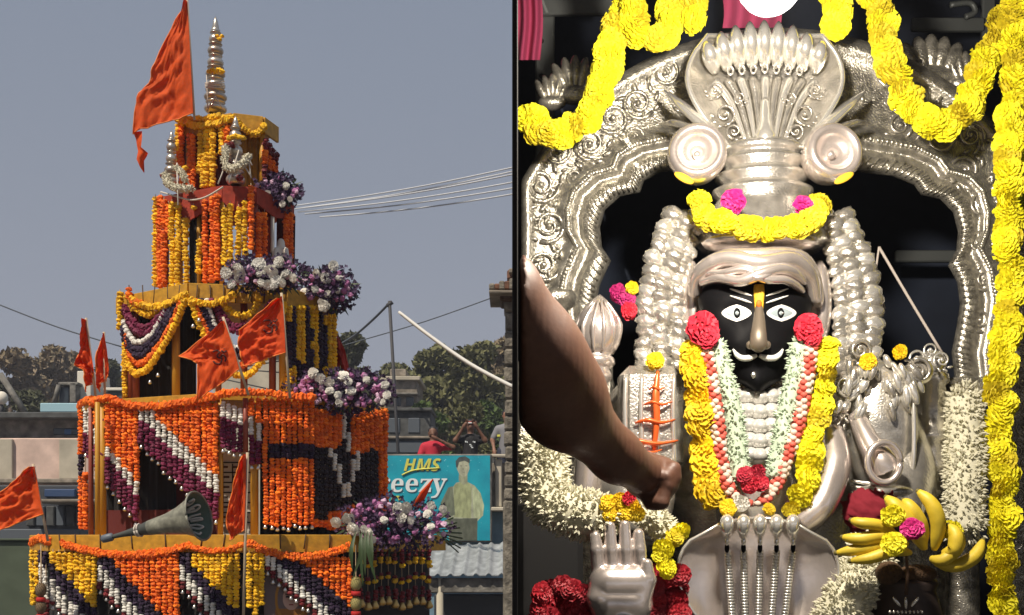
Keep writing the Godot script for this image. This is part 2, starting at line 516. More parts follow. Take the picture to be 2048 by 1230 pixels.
func build_chariot() -> void:
	mat("ply_yellow", lin(0.66, 0.34, 0.02), 0.6)
	grain(M.ply_yellow, noise_tex(0.02, 3, 0.72, 1.0), 2.2, bump_tex(0.06, 4, 2.0), 0.4)
	mat("cloth_red", lin(0.42, 0.045, 0.02), 0.85)
	grain(M.cloth_red, noise_tex(0.015, 5, 0.75, 1.0), 2.5, bump_tex(0.01, 6, 5.0), 0.7)
	mat("post_red", lin(0.26, 0.05, 0.025), 0.5)
	mat("post_yellow", lin(0.52, 0.26, 0.02), 0.5)
	mat("drape_black", lin(0.012, 0.010, 0.010), 0.9)
	mat("drape_maroon", lin(0.10, 0.012, 0.010), 0.9)
	mat("wood_brown", lin(0.11, 0.055, 0.025), 0.7)
	grain(M.wood_brown, noise_tex(0.02, 8, 0.6, 1.0), 3.0)
	mat("board_white", lin(0.66, 0.62, 0.54), 0.7)
	var axis := P(432, HY, 12.0)
	var ch := thing("temple_chariot", "tall tiered wooden temple chariot hung all over with flower strands", "chariot", Vector3(axis.x, 0, axis.z))
	# deck heights (underside of the tier above), one slab per tier
	var deck := [yat(1069, 9.85), yat(785, 10.35), yat(566, 10.85), yat(371, 11.15), yat(226, 11.5)]
	for t in 5:
		var st := new_st()
		prism_y(st, hull_open(outline(t, 0.02)), deck[t] - 0.05, deck[t])
		part(ch, "deck", fin(st), M.ply_yellow if t != 3 else M.cloth_red)
	# fascia boards under the decks
	var fas := [[0, 32.0], [1, 14.0], [2, 36.0], [3, 50.0], [4, 34.0]]
	for f in fas:
		var t: int = f[0]
		var vs: Array = TV[t]
		for i in vs.size() - 1:
			var a := P(vs[i][0], HY, vs[i][1]); var b := P(vs[i + 1][0], HY, vs[i + 1][1])
			var l := Vector2(b.x - a.x, b.z - a.z).length()
			var bas := Basis(Vector3.UP, -atan2(b.z - a.z, b.x - a.x))
			var hgt: float = f[1] * K * 11.0
			var c := (a + b) * 0.5
			c.y = deck[t] - hgt * 0.5 - 0.002
			if t == 3:   # red cloth valance ending in a point
				var st := new_st()
				var poly := PackedVector2Array([Vector2(-l / 2, hgt / 2), Vector2(l / 2, hgt / 2), Vector2(l / 2, -hgt * 0.1), Vector2(0, -hgt * (0.72 if i < 2 else 0.4)), Vector2(-l / 2, -hgt * 0.15)])
				prism_z(st, poly, -0.008, 0.008, Transform3D(bas, c))
				part(ch, "valance", fin(st), M.cloth_red)
			else:
				part(ch, "fascia_board", boxm(c, Vector3(l - 0.012, hgt, 0.03), 0.004, bas), M.ply_yellow)
	# twine lashings that cross the yellow boards
	for q in [[2, [258, 285, 310, 335, 360, 395, 420, 447, 470, 500, 530], 570, 606], [0, [118, 150, 200, 262, 330, 405, 450, 560, 612, 660], 1068, 1098]]:
		for x in q[1]:
			var lean: float = ((int(x) * 7) % 9) - 4.0
			part(ch, "lashing", stick(fp(q[0], x, q[2], 0.028), fp(q[0], x + lean, q[3], 0.028), 0.006, 5), M.wood_brown)
	# corner and rim posts
	for q in [[1, 205, 0.05, "post_yellow", 7.5, 1069], [1, 182, 0.02, "post_red", 5, 1069], [1, 195, 0.3, "post_yellow", 5, 1069], [1, 441, -0.03, "post_yellow", 5.5, 1069], [1, 509, -0.02, "post_yellow", 8, 1069],
			[1, 491, 0.055, "post_red", 5.5, 905], [1, 700, -0.1, "post_red", 7, 1069], [1, 768, -0.08, "post_red", 7, 1069],
			[2, 262, -0.06, "post_red", 6, 790], [2, 272, -0.1, "post_red", 7, 790], [2, 250, -0.05, "post_yellow", 6, 790], [2, 352, -0.2, "post_yellow", 8, 790], [2, 437, -0.12, "post_red", 6, 790], [2, 488, -0.12, "post_red", 7, 790], [2, 545, -0.1, "post_red", 7, 790], [2, 566, -0.04, "post_yellow", 8, 790], [2, 662, -0.08, "post_red", 7, 790],
			[3, 334, -0.03, "post_red", 4, 572], [3, 362, -0.1, "post_yellow", 4, 572], [3, 398, -0.1, "post_yellow", 5, 572], [3, 444, -0.04, "post_yellow", 5, 572], [3, 510, -0.05, "post_red", 6, 572], [3, 545, -0.08, "board_white", 4, 572], [3, 580, -0.06, "post_red", 6, 572],
			[4, 376, -0.05, "post_yellow", 4, 372], [4, 466, -0.05, "post_red", 6, 372], [4, 525, -0.06, "post_yellow", 6, 372]]:
		var p := on_face(q[0], q[1], q[2])
		var d := -p.z
		var top := Vector3(p.x, deck[q[0]] - 0.052, p.z)
		var low: float = deck[q[0] - 1] + 0.001
		if q[5] == 905: low = yat(905, d)
		part(ch, "post", stick(Vector3(p.x, low, p.z), top, q[4] * K * d, 10), M[q[3]])
	# bodies and drapes inside the tiers
	var st := new_st()
	prism_y(st, hull_open(outline(0, 0.16)), 0.6, deck[0] - 0.055)
	part(ch, "lower_body", fin(st), M.drape_black)
	st = new_st()
	prism_y(st, hull_open(outline(0, 0.3)), 0.35, 0.598)
	part(ch, "undercarriage", fin(st), M.wood_brown)
	for s in [[-1.1, 1.0], [1.1, 1.0], [-1.1, -1.0], [1.1, -1.0]]:
		st = new_st()
		lathe(st, [Vector2(0.0, -0.1), Vector2(0.14, -0.1), Vector2(0.14, -0.07), Vector2(0.52, -0.06), Vector2(0.55, -0.04), Vector2(0.55, 0.04), Vector2(0.52, 0.06), Vector2(0.14, 0.07), Vector2(0.14, 0.1), Vector2(0.0, 0.1)], 24, Transform3D(Basis(Vector3.BACK, PI / 2), Vector3(axis.x + s[0], 0.55, axis.z + s[1])))
		part(ch, "wheel", fin(st), M.wood_brown)
	drape(ch, "black_drape", P(262, 0, 11.3), P(352, 0, 11.25), deck[0] + 0.0, deck[1] - 0.06, M.drape_black)
	drape(ch, "black_drape", P(205, 0, 11.5), P(262, 0, 11.35), deck[0], deck[1] - 0.06, M.drape_black)
	drape(ch, "maroon_drape", P(352, 0, 11.3), P(438, 0, 11.2), deck[0], deck[1] - 0.06, M.drape_maroon)
	drape(ch, "maroon_drape", P(520, 0, 11.1), P(640, 0, 11.3), deck[0], deck[1] - 0.06, M.drape_black)
	drape(ch, "maroon_drape", P(640, 0, 11.2), P(765, 0, 11.9), deck[0], deck[1] - 0.06, M.drape_black)
	drape(ch, "low_skirt", P(215, 0, 11.2), P(440, 0, 10.75), deck[0], deck[0] + 0.24, M.drape_maroon)
	drape(ch, "black_drape", P(276, 0, 11.5), P(350, 0, 11.4), deck[1], deck[2] - 0.06, M.drape_black)
	drape(ch, "black_drape", P(380, 0, 11.6), P(432, 0, 11.6), deck[1] + 0.45, deck[2] - 0.06, M.drape_black)
	drape(ch, "black_drape", P(350, 0, 11.45), P(392, 0, 11.4), deck[1], deck[2] - 0.06, M.drape_black)
	drape(ch, "black_drape", P(572, 0, 11.3), P(668, 0, 11.95), deck[1], deck[2] - 0.06, M.drape_black)
	drape(ch, "black_drape", P(380, 0, 11.4), P(442, 0, 11.3), deck[2], deck[3] - 0.06, M.drape_black)
	drape(ch, "maroon_drape", P(508, 0, 11.4), P(544, 0, 11.6), deck[2], deck[3] - 0.06, M.cloth_red)
	drape(ch, "maroon_drape", P(552, 0, 11.8), P(588, 0, 12.0), deck[2], deck[3] - 0.06, M.drape_maroon)
	drape(ch, "red_drape", P(366, 0, 11.8), P(470, 0, 11.65), deck[3], deck[4] - 0.06, M.drape_maroon)
	drape(ch, "red_drape", P(385, 0, 11.75), P(402, 0, 11.72), deck[3], deck[4] - 0.06, M.cloth_red)
	drape(ch, "yellow_panel", P(480, 0, 11.7), P(527, 0, 11.9), deck[3], deck[4] - 0.06, M.ply_yellow)
	# the white notice board inside the second tier
	var nb := thing("notice_board", "white board ruled with small boxes in the second tier behind the furled flag", "board", Vector3(P(474, 0, 11.0).x, deck[0], -11.0))
	part(nb, "panel", boxm(P(474, 985, 11.0), Vector3(76 * K * 11, 165 * K * 11, 0.02), 0.004), M.board_white)
	for i in 7:
		part(nb, "line", boxm(P(474, 925 + i * 20, 10.985), Vector3(68 * K * 11, 0.012, 0.006)), M.drape_black)
	for i in 4:
		part(nb, "line", boxm(P(446 + i * 19, 985, 10.985), Vector3(0.01, 0.55, 0.005)), M.drape_black)
	for r in 6:
		for c in 3:
			part(nb, "entry", boxm(P(451 + c * 19 + (r * 5 % 3), 934 + r * 20, 10.986), Vector3(0.045 + 0.01 * ((r + c) % 3), 0.02, 0.004)), M.wood_brown)

func drape(parent: Node3D, called: String, a: Vector3, b: Vector3, y0: float, y1: float, m: Material) -> void:
	var st := new_st()
	var n := Vector3(-(b.z - a.z), 0, b.x - a.x).normalized()
	var f := func(side): return func(u, v):
		var p := a.lerp(b, u)
		p.y = lerpf(y0, y1, v)
		return p + n * (sin(u * 31.0 + v) * 0.018 + sin(u * 13.0) * 0.02 + side)
	grid(st, 36, 2, f.call(0.004)); grid(st, 36, 2, f.call(-0.004))
	part(parent, called, fin(st), m)

func cell_k(px: float, py: float) -> String:   # the black and white figure on the shaded side of the second tier
	if px > 678 and px < 704 and py < 965:
		if py < 895 and absf(px - (683 + (py - 830) * 0.28)) < 6.0: return "w"
		return "k"
	if absf(px - (662 + (py - 893) * 0.32)) < 6.5 and py > 890 and py < 990: return "w"
	if absf(px - (718 - (py - 900) * 0.30)) < 6.5 and py > 895 and py < 990: return "w"
	if px <= 690 and py > 888 + (4 if px > 650 else 0) and py < (1035 if px < 658 else 1012): return "k"
	if px > 690 and px < 752 and py > 890 + absf(px - 742) * 0.55 and py < 1006: return "k"
	return "o"

func build_strands() -> void:
	flower_kinds()
	var gA := "flower strands hanging round the second tier"
	# --- second tier
	var list := []
	list.append([162.0, 812.0, [["o", 905], ["d", 945], ["o", 1058]]])
	list.append([171.0, 812.0, [["w", 866], ["p", 903], ["b", 0], ["-", 945], ["o", 1058]]])
	list.append([180.0, 816.0, [["w", 868], ["p", 912], ["b", 0]]])
	for i in 8:
		var px := 193.0 + i * 11.3
		var wt := 855.0 + (px - 190.0) * 1.28
		if i == 1: list.append([px, 810.0, [["w", 834], ["p", 866], ["w", wt + 28], ["p", wt + 82], ["b", 0]]])
		else: list.append([px, 808.0, [["o", wt], ["w", wt + 27], ["p", wt + 80], ["b", 0]]])
	for i in 14:
		var px := 283.0 + i * 11.4
		var wt := 823.0 + maxf(0.0, px - 303.0) * 0.98
		var wb := wt + clampf(15.0 + (px - 282.0) * 0.7, 15.0, 38.0)
		var s := [["w", wb], ["p", wb + 46 + (i % 3) * 4], ["b", 0]]
		if wt > 826.0: s.push_front(["o", wt])
		list.append([px, 806.0 if wt > 826.0 else 820.0, s])
	for i in 4:
		var px := 446.0 + i * 11.4
		var wt := 802.0 + (px - 446.0) * 0.42
		list.append([px, wt, [["w", wt + 30], ["p", 896 + i * 3], ["b", 0]]])
	list.append([503.0, 796.0, [["o", 830], ["w", 868], ["p", 930], ["b", 0]]])
	list.append([517.0, 796.0, [["o", 842], ["w", 881], ["p", 926], ["b", 0]]])
	list.append([531.0, 797.0, [["o", 1046], ["b", 0]], 0.86])
	for i in 8:
		list.append([544.0 + i * 11.3, 797.0, [["o", 885], ["d", 914], ["o", 1046 + (i % 2) * 4], ["b", 0]], 0.86])
	hang_bays(1, list, [[186, "left corner"], [278, "left bay"], [441, "broad bay"], [495, "middle bay"], [700, "right bay"]], gA)
	for i in 16:
		var px := 632.0 + i * 9.2
		var segs := []
		for j in 25:
			var kk := cell_k(px, 830.0 + j * 9.0)
			if segs.size() and segs[-1][0] == kk: segs[-1][1] = 839.0 + j * 9.0
			else: segs.append([kk, 839.0 + j * 9.0])
		strand(1, px, 828.0 - absf(px - 700) * 0.15, segs, strand_label(segs, i + 1, "shaded side", 1), gA, 0.05, 1.0)
	# rolled orange garlands along the rim
	swag(1, [160, 812], [172, 803], [184, 800], "o", "short orange marigold roll over the second tier's left end", "orange marigold rolls", 0.09, 1.15)
	swag(1, [186, 806], [212, 797], [240, 806], "o", "orange marigold roll humped over the left post of the second tier", "orange marigold rolls", 0.1, 1.2)
	swag(1, [241, 806], [320, 812], [440, 789], "o", "longest orange marigold roll along the second tier's rim, below the black drape", "orange marigold rolls", 0.1, 1.2)
	swag(1, [441, 789], [500, 784], [560, 790], "o", "orange marigold roll on the second tier's rim below the two flags", "orange marigold rolls", 0.1, 1.2)
	swag(1, [561, 790], [590, 793], [626, 795], "o", "orange marigold roll ending at the pink flowers on the second tier's rim", "orange marigold rolls", 0.1, 1.2)
	# --- lowest tier
	var gB := "flower strands hanging round the lowest tier"
	list = []
	list.append([66.0, 1100.0, [["y", 1205]]])
	list.append([74.0, 1100.0, [["y", 1180]]])
	list.append([82.0, 1100.0, [["d", 1120], ["w", 1190], ["m", 1230]]])
	list.append([92.0, 1104.0, [["d", 1135], ["w", 1200], ["m", 1240]]])
	for i in 8:
		var px := 106.0 + i * 11.8
		var b := 1126.0 + (px - 106.0) * 1.05
		list.append([px, 1104.0 + (i % 3), [["y", b], ["d", b + 34], ["w", b + 74], ["m", b + 84], ["b", 0]]])
	for i in 14:
		var px := 201.0 + i * 11.7
		var b := 1108.0 + (px - 201.0) * 1.0
		var s := [["d", b + 17 + minf(i * 4.0, 16)], ["w", b + 54 + minf(i * 3.0, 16)], ["m", b + 66 + minf(i * 3.0, 16)], ["b", 0]]
		if i > 2: s.push_front(["o", b - 6])
		list.append([px, 1107.0, s])
	for i in 10:
		var px := 366.0 + i * 11.9
		var b := 1108.0 + (px - 366.0) * 1.0
		var s := [["d", b + 18 + minf(i * 4.0, 18)], ["w", b + 54 + minf(i * 3.0, 12)], ["m", b + 64 + minf(i * 3.0, 12)], ["b", 0]]
		if i > 1: s.push_front(["y", b])
		list.append([px, 1106.0, s])
	for i in 3: list.append([499.0 + i * 12.0, 1106.0, [["y", 1212 - i * 3 + (i % 2) * 30]]])
	for i in 15:
		var px := 535.0 + i * 11.7
		var wt := 1105.0 + maxf(0.0, px - 535.0) * 0.92
		var ot := wt - 8.0 - minf(i * 6.0, 38.0)
		var s := [["w", wt + 27], ["m", wt + 37], ["b", 0]]
		if i > 0: s.push_front(["d", wt])
		if i > 4: s.push_front(["o", ot])
		list.append([px, 1106.0 + (8 if i > 4 else 0), s])
	hang_bays(0, list, [[100, "left corner"], [197, "left bay"], [362, "orange bay"], [490, "middle bay"], [530, "narrow bay"], [720, "right bay"]], gB)
	swag(0, [64, 1086], [80, 1078], [100, 1084], "o", "orange marigold roll over the lowest tier's left corner", "orange marigold swags", 0.08, 1.2)
	swag(0, [124, 1088], [252, 1112], [382, 1092], "o", "long fine orange marigold swag under the loudspeaker horn", "orange marigold swags", 0.08, 0.85)
	swag(0, [382, 1092], [432, 1102], [487, 1088], "o", "short fine orange marigold swag left of the furled flag's stick", "orange marigold swags", 0.08, 0.85)
	swag(0, [498, 1088], [600, 1117], [702, 1092], "o", "long fine orange marigold swag right of the furled flag's stick", "orange marigold swags", 0.08, 0.85)
	swag(0, [124, 1084], [252, 1107], [382, 1087], "o", "upper orange marigold swag under the loudspeaker horn", "orange marigold swags", 0.075, 0.8)
	swag(0, [498, 1083], [600, 1111], [702, 1087], "o", "upper orange marigold swag right of the furled flag's stick", "orange marigold swags", 0.075, 0.8)
	# shaded side of the lowest tier: beaded red and yellow hangings with brass bells
	for i in 11:
		var px := 722.0 + i * 13.6
		var sag: float = sin(i * 1.3) * 6.0
		var s := [["m", 1118 + sag], ["y", 1128 + sag], ["-", 1148 + sag], ["m", 1153 + sag], ["y", 1162 + sag], ["-", 1176 + sag], ["m", 1196 + sag]]
		var o := strand(0, px, 1098.0, s, "red and yellow bead hanging with bell, %s from left on the lowest tier's shaded side" % ORD[i + 1], "bead hangings with brass bells", 0.05, 0.9)
		mat("brass", lin(0.55, 0.36, 0.12), 0.35, 0.85)
		part(o, "brass_bell", G.bell, M.brass, Transform3D(Basis.from_scale(Vector3.ONE * 0.045), fp(0, px, 1206 + sag, 0.05)))
	# --- third tier
	var gC := "curved flower swags on the third tier"
	var rows_a := [["y", [256, 594], [292, 629], [322, 608], "upper yellow"], ["p", [250, 612], [290, 656], [338, 602], "magenta"], ["p", [250, 622], [290, 666], [344, 602], "lower magenta"], ["w", [247, 644], [286, 684], [340, 603], "white"],
		["d", [246, 654], [287, 697], [350, 603], "upper violet"], ["d", [247, 664], [289, 709], [357, 602], "lower violet"], ["o", [252, 672], [291, 723], [366, 600], "orange"], ["y", [249, 690], [290, 741], [374, 594], "lowest yellow"]]
	for r in rows_a: swag(2, r[1], r[2], r[3], r[0], "%s flower swag in the left bay of the third tier" % r[4], gC, 0.05 + 0.004 * rows_a.find(r))
	var rows_b := [["y", [443, 606], [490, 632], [521, 592], "upper yellow"], ["p", [432, 602], [480, 652], [548, 598], "upper magenta"], ["p", [424, 602], [480, 664], [552, 600], "lower magenta"], ["w", [413, 602], [474, 697], [558, 606], "white"],
		["d", [404, 602], [478, 702], [560, 606], "upper violet"], ["d", [397, 602], [480, 712], [563, 606], "lower violet"], ["o", [389, 602], [482, 730], [566, 606], "orange"], ["y", [381, 600], [482, 752], [570, 606], "lowest yellow"]]
	for r in rows_b: swag(2, r[1], r[2], r[3], r[0], "%s flower swag in the bay of the third tier behind the flags" % r[4], gC, 0.05 + 0.004 * rows_b.find(r))
	swag(2, [264, 598], [316, 614], [374, 584], "y", "yellow marigold roll along the left fascia of the third tier", gC, 0.1, 1.05)
	swag(2, [382, 600], [428, 606], [472, 586], "y", "yellow marigold roll along the middle fascia of the third tier", gC, 0.1, 1.05)
	swag(2, [258, 580], [262, 600], [282, 606], "o", "short orange marigold tuft at the third tier's left corner", gC, 0.1, 1.0)
	strand(2, 240, 584, [["y", 660]], "short yellow flower strand at the outer left corner of the third tier", gC, 0.06)
	strand(2, 249, 700, [["y", 792]], "lower yellow flower strand beside the red posts of the third tier", gC, 0.02, 0.8)
	for i in 6:
		var q: Array = [[300, 604], [312, 606], [398, 628], [386, 640], [300, 752], [316, 738]][i]
		var bb := solo("hanging_bell", G.bell, M.bellmetal, fp(2, q[0], q[1] + 12, 0.11), "small silver bell dangling under the third tier's swags, %s from the left" % ORD[i + 1], "bell", "small bells under the swags")
		bb.scale = Vector3.ONE * 0.021
	for i in 11:
		var px := 578.0 + i * 8.9
		var s := [["d", 770]]
		if i == 0: s = [["y", 645], ["d", 735], ["y", 790]]
		elif i == 1: s = [["d", 730], ["y", 790]]
		elif i == 2 or i == 3: s = [["y", 722], ["d", 760]]
		elif i == 5: s = [["y", 655], ["d", 680], ["y", 700], ["d", 760]]
		elif i == 6: s = [["y", 662], ["d", 668], ["y", 735], ["d", 760]]
		elif i == 8: s = [["y", 650], ["d", 735], ["y", 752]]
		elif i >= 9: s = [["y", 742], ["d", 752]]
		strand(2, px, 612, s, strand_label(s, i + 1, "shaded side", 2), "flower strands on the third tier's shaded side", 0.05, 1.0)
	# --- fourth tier
	var gD := "flower strands hanging round the fourth tier"
	list = [[311, 395, [["y", 572]]], [320, 392, [["o", 574]]], [328, 400, [["o", 572]]], [337, 408, [["o", 470]]], [344, 404, [["y", 574]]], [356, 405, [["y", 574]]], [372, 438, [["y", 572]]], [387, 412, [["y", 421]]], [399, 478, [["y", 542]]],
		[410, 400, [["o", 566]]], [424, 394, [["o", 564]]], [434, 390, [["o", 560]]], [449, 416, [["y", 546]]], [460, 408, [["y", 556]]], [477, 414, [["y", 526]]], [490, 402, [["y", 470], ["-", 474], ["y", 512]]], [502, 372, [["o", 496]]]]
	for i in list.size():
		strand(3, list[i][0], list[i][1], list[i][2], strand_label(list[i][2], i + 1, "sunlit front", 3), gD)
	for i in 4:
		strand(3, [518.0, 529.0, 572.0, 581.0][i], 425, [["o", 515]], strand_label([["o", 1]], i + 1, "shaded side", 3), gD)
	# --- top tier
	var gE := "flower strands hanging round the top tier"
	list = [[357, 248, [["y", 300], ["o", 345]]], [363, 250, [["o", 372]]], [379, 268, [["o", 374]]], [386, 270, [["o", 372]]], [400, 252, [["y", 346]]], [407, 300, [["y", 378]]], [413, 252, [["y", 376]]], [425, 250, [["y", 374]]], [444, 256, [["y", 306]]], [455, 250, [["o", 320]]]]
	for i in list.size():
		strand(4, list[i][0], list[i][1], list[i][2], strand_label(list[i][2], i + 1, "sunlit front", 4), gE)
	for i in 4:
		strand(4, 531.0 + i * 7.0, 276 + i * 10, [["m", 300 + i * 10], ["o", 330 + i * 8], ["m", 366]], strand_label([["m", 0], ["o", 1]], i + 1, "shaded side", 4), gE)
	swag(4, [355, 238], [408, 252], [462, 234], "y", "yellow marigold roll along the front fascia of the top tier", "yellow rolls on the top tier", 0.08, 1.15)
	swag(4, [466, 234], [506, 268], [528, 250], "y", "yellow marigold swag drooping on the right fascia of the top tier", "yellow rolls on the top tier", 0.08, 0.95)
	swag(4, [372, 236], [400, 238], [440, 232], "y", "thin upper yellow marigold roll on the front of the top tier", "yellow rolls on the top tier", 0.06, 0.9)

func finial(px: float, base: float, tip: float, halfw: float, d: float, rings: int, label: String) -> Node3D:
	var o := thing("pot_finial", label, "finial", P(px, base, d), "stacked metal pot finials")
	var k := K * d
	var h := (base - tip) * 0.84 / rings
	for i in rings:
		var f := (1.0 - 0.5 * i / rings) * (1.0 + 0.08 * (i % 2))
		var y0 := yat(base, d) + i * h * k
		var w := halfw * f * k
		var hh := h * k
		var st := new_st()
		lathe(st, [Vector2(w * 0.55, 0), Vector2(w * 0.8, hh * 0.06), Vector2(w * 0.98, hh * 0.25), Vector2(w, hh * 0.38), Vector2(w * 0.86, hh * 0.58), Vector2(w * 0.55, hh * 0.72), Vector2(w * 0.46, hh * 0.78), Vector2(w * 0.84, hh * 0.88), Vector2(w * 0.86, hh * 0.92), Vector2(w * 0.5, hh)], 16, Transform3D(Basis(), Vector3(P(px, 0, d).x, y0, -d)))
		part(o, "metal_pot", fin(st), M["pot%d" % (i % 2)])
	var y1 := yat(base, d) + rings * h * k
	var w1 := halfw * 0.42 * k
	var hs := (base - tip) * 0.16 * k
	var st := new_st()
	lathe(st, [Vector2(w1 * 0.9, 0), Vector2(w1, hs * 0.1), Vector2(w1 * 0.7, hs * 0.2), Vector2(w1 * 0.75, hs * 0.25), Vector2(w1 * 0.45, hs * 0.7), Vector2(w1 * 0.1, hs), Vector2(0, hs)], 12, Transform3D(Basis(), Vector3(P(px, 0, d).x, y1, -d)))
	part(o, "spike", fin(st), M.pot0)
	return o

func buds(st: SurfaceTool, path: Array, r: float, n: int, bud: float) -> void:   # jasmine buds standing all round a line
	var ps := along(path, 0.002)
	st.set_smooth_group(0xFFFFFFFF)
	for i in n:
		var at: Vector3 = ps[rng.randi() % ps.size()]
		var d := Vector3(rng.randfn(), rng.randfn(), rng.randfn()).normalized()
		var c := at + d * r * rng.randf_range(0.74, 1.0)
		var s := d.cross(Vector3(0.3, 0.9, 0.2)).normalized() * bud * 0.42
		var w := d.cross(s).normalized() * bud * 0.42
		d = (d + s.normalized() * rng.randf_range(-0.6, 0.6)).normalized() * bud
		for q in [[s, w], [w, -s], [-s, -w], [-w, s]]:
			tri(st, c + d, c + q[0], c + q[1]); tri(st, c - d * 0.7, c + q[1], c + q[0])

func jasmine(called: String, path: Array, r: float, n: int, bud: float, m: Material, label: String, group := "") -> void:
	var st := new_st()
	tube(st, path, r * 0.84, 9)
	buds(st, path, r, n, bud)
	var mid: Vector3 = path[path.size() / 2]
	var o := thing(called, label, "garland", mid, group)
	tag(part(o, "flower_buds", fin(st), m), "", "", "", "stuff")

func build_finials() -> void:
	mat("pot0", lin(0.62, 0.56, 0.48), 0.3, 0.8)
	mat("pot1", lin(0.48, 0.41, 0.34), 0.34, 0.8)
	mat("jasmine", lin(0.56, 0.52, 0.40), 0.85)
	mat("cotton", lin(0.55, 0.50, 0.44), 0.9)
	var f := finial(431, 226, 33, 23, 11.9, 7, "tallest pot finial on the very top of the chariot")
	part(f, "cord", stick(P(414, 222, 11.75), P(430, 192, 11.7), 0.006), M.cotton)
	part(f, "cord", stick(P(448, 222, 11.75), P(430, 192, 11.7), 0.006), M.cotton)
	part(f, "cord", stick(P(413, 150, 11.8), P(416, 222, 11.75), 0.005), M.cotton)
	for i in 4: part(f, "cord", stick(P(410, 166 + i * 3, 11.72), P(449, 163 + i * 4, 11.72), 0.006), M.cotton)
	for i in 5: put_flower(f, "y", P(419 + i * 6, 143 - (i % 2) * 3, 11.7), 11.7, 0.9)
	for i in 3: put_flower(f, "y", P(434 + i * 5, 72 + (i % 2) * 6, 11.74), 11.7, 0.7)
	var f2 := finial(343, 372, 262, 15, 11.35, 4, "pot finial on the fourth tier's left corner, ringed by a white garland")
	var f3 := finial(471, 370, 232, 19, 11.2, 4, "pot finial on the fourth tier's front corner, right of the yellow strands")
	for i in 5: put_flower(f3, "y", P(458 + i * 7, 272 + absf(i - 2) * 2.0, 11.1), 11.1, 0.95)
	for q in [[462, 290], [452, 318], [478, 356]]: put_flower(f3, "m", P(q[0], q[1], 11.1), 11.1, 1.3)
	for q in [[327, 352], [333, 366]]: put_flower(f2, "m", P(q[0], q[1], 11.25), 11.2, 1.2)
	for q in [[370, 336], [366, 346]]: put_flower(f2, "y", P(q[0], q[1], 11.25), 11.2, 1.0)
	jasmine("jasmine_garland", spline(pix_path([[330, 348, 11.2], [338, 368, 11.15], [352, 376, 11.1], [372, 378, 11.1], [384, 376, 11.1]]), 4), 0.038, 520, 0.02, M.jasmine, "cream jasmine garland round the foot of the left corner finial", "cream garlands on the finials")
	jasmine("jasmine_garland", spline(pix_path([[352, 334, 11.2], [366, 350, 11.15], [372, 362, 11.12]]), 4), 0.03, 280, 0.02, M.jasmine, "short cream jasmine garland hanging right of the left corner finial", "cream garlands on the finials")
	jasmine("jasmine_garland", spline(pix_path([[452, 294, 11.1], [450, 322, 11.05], [456, 338, 11.02], [472, 336, 11.0], [488, 324, 11.0], [496, 312, 11.05]]), 4), 0.036, 600, 0.02, M.jasmine, "cream jasmine garland looped round the front corner finial", "cream garlands on the finials")
	for q in [[[492, 308], [504, 330]], [[497, 318], [502, 356]], [[478, 300], [458, 366]], [[451, 330], [436, 368]], [[488, 330], [500, 350]]]:
		part(f3, "cord", stick(P(q[0][0], q[0][1], 11.05), P(q[1][0], q[1][1], 11.0), 0.007), M.cotton)
	part(f2, "cord", stick(P(354, 326, 11.2), P(356, 410, 11.0), 0.007), M.cotton)
	var rope := spline(pix_path([[322, 384, 11.4], [350, 392, 11.22], [382, 400, 11.12], [412, 394, 11.05], [446, 374, 11.0]]), 4)
	var st := new_st(); tube(st, rope, 0.009, 6)
	solo("cotton_cord", fin(st), M.cotton, Vector3.ZERO, "pale cotton cord sagging across the red valance of the fourth tier", "cord")

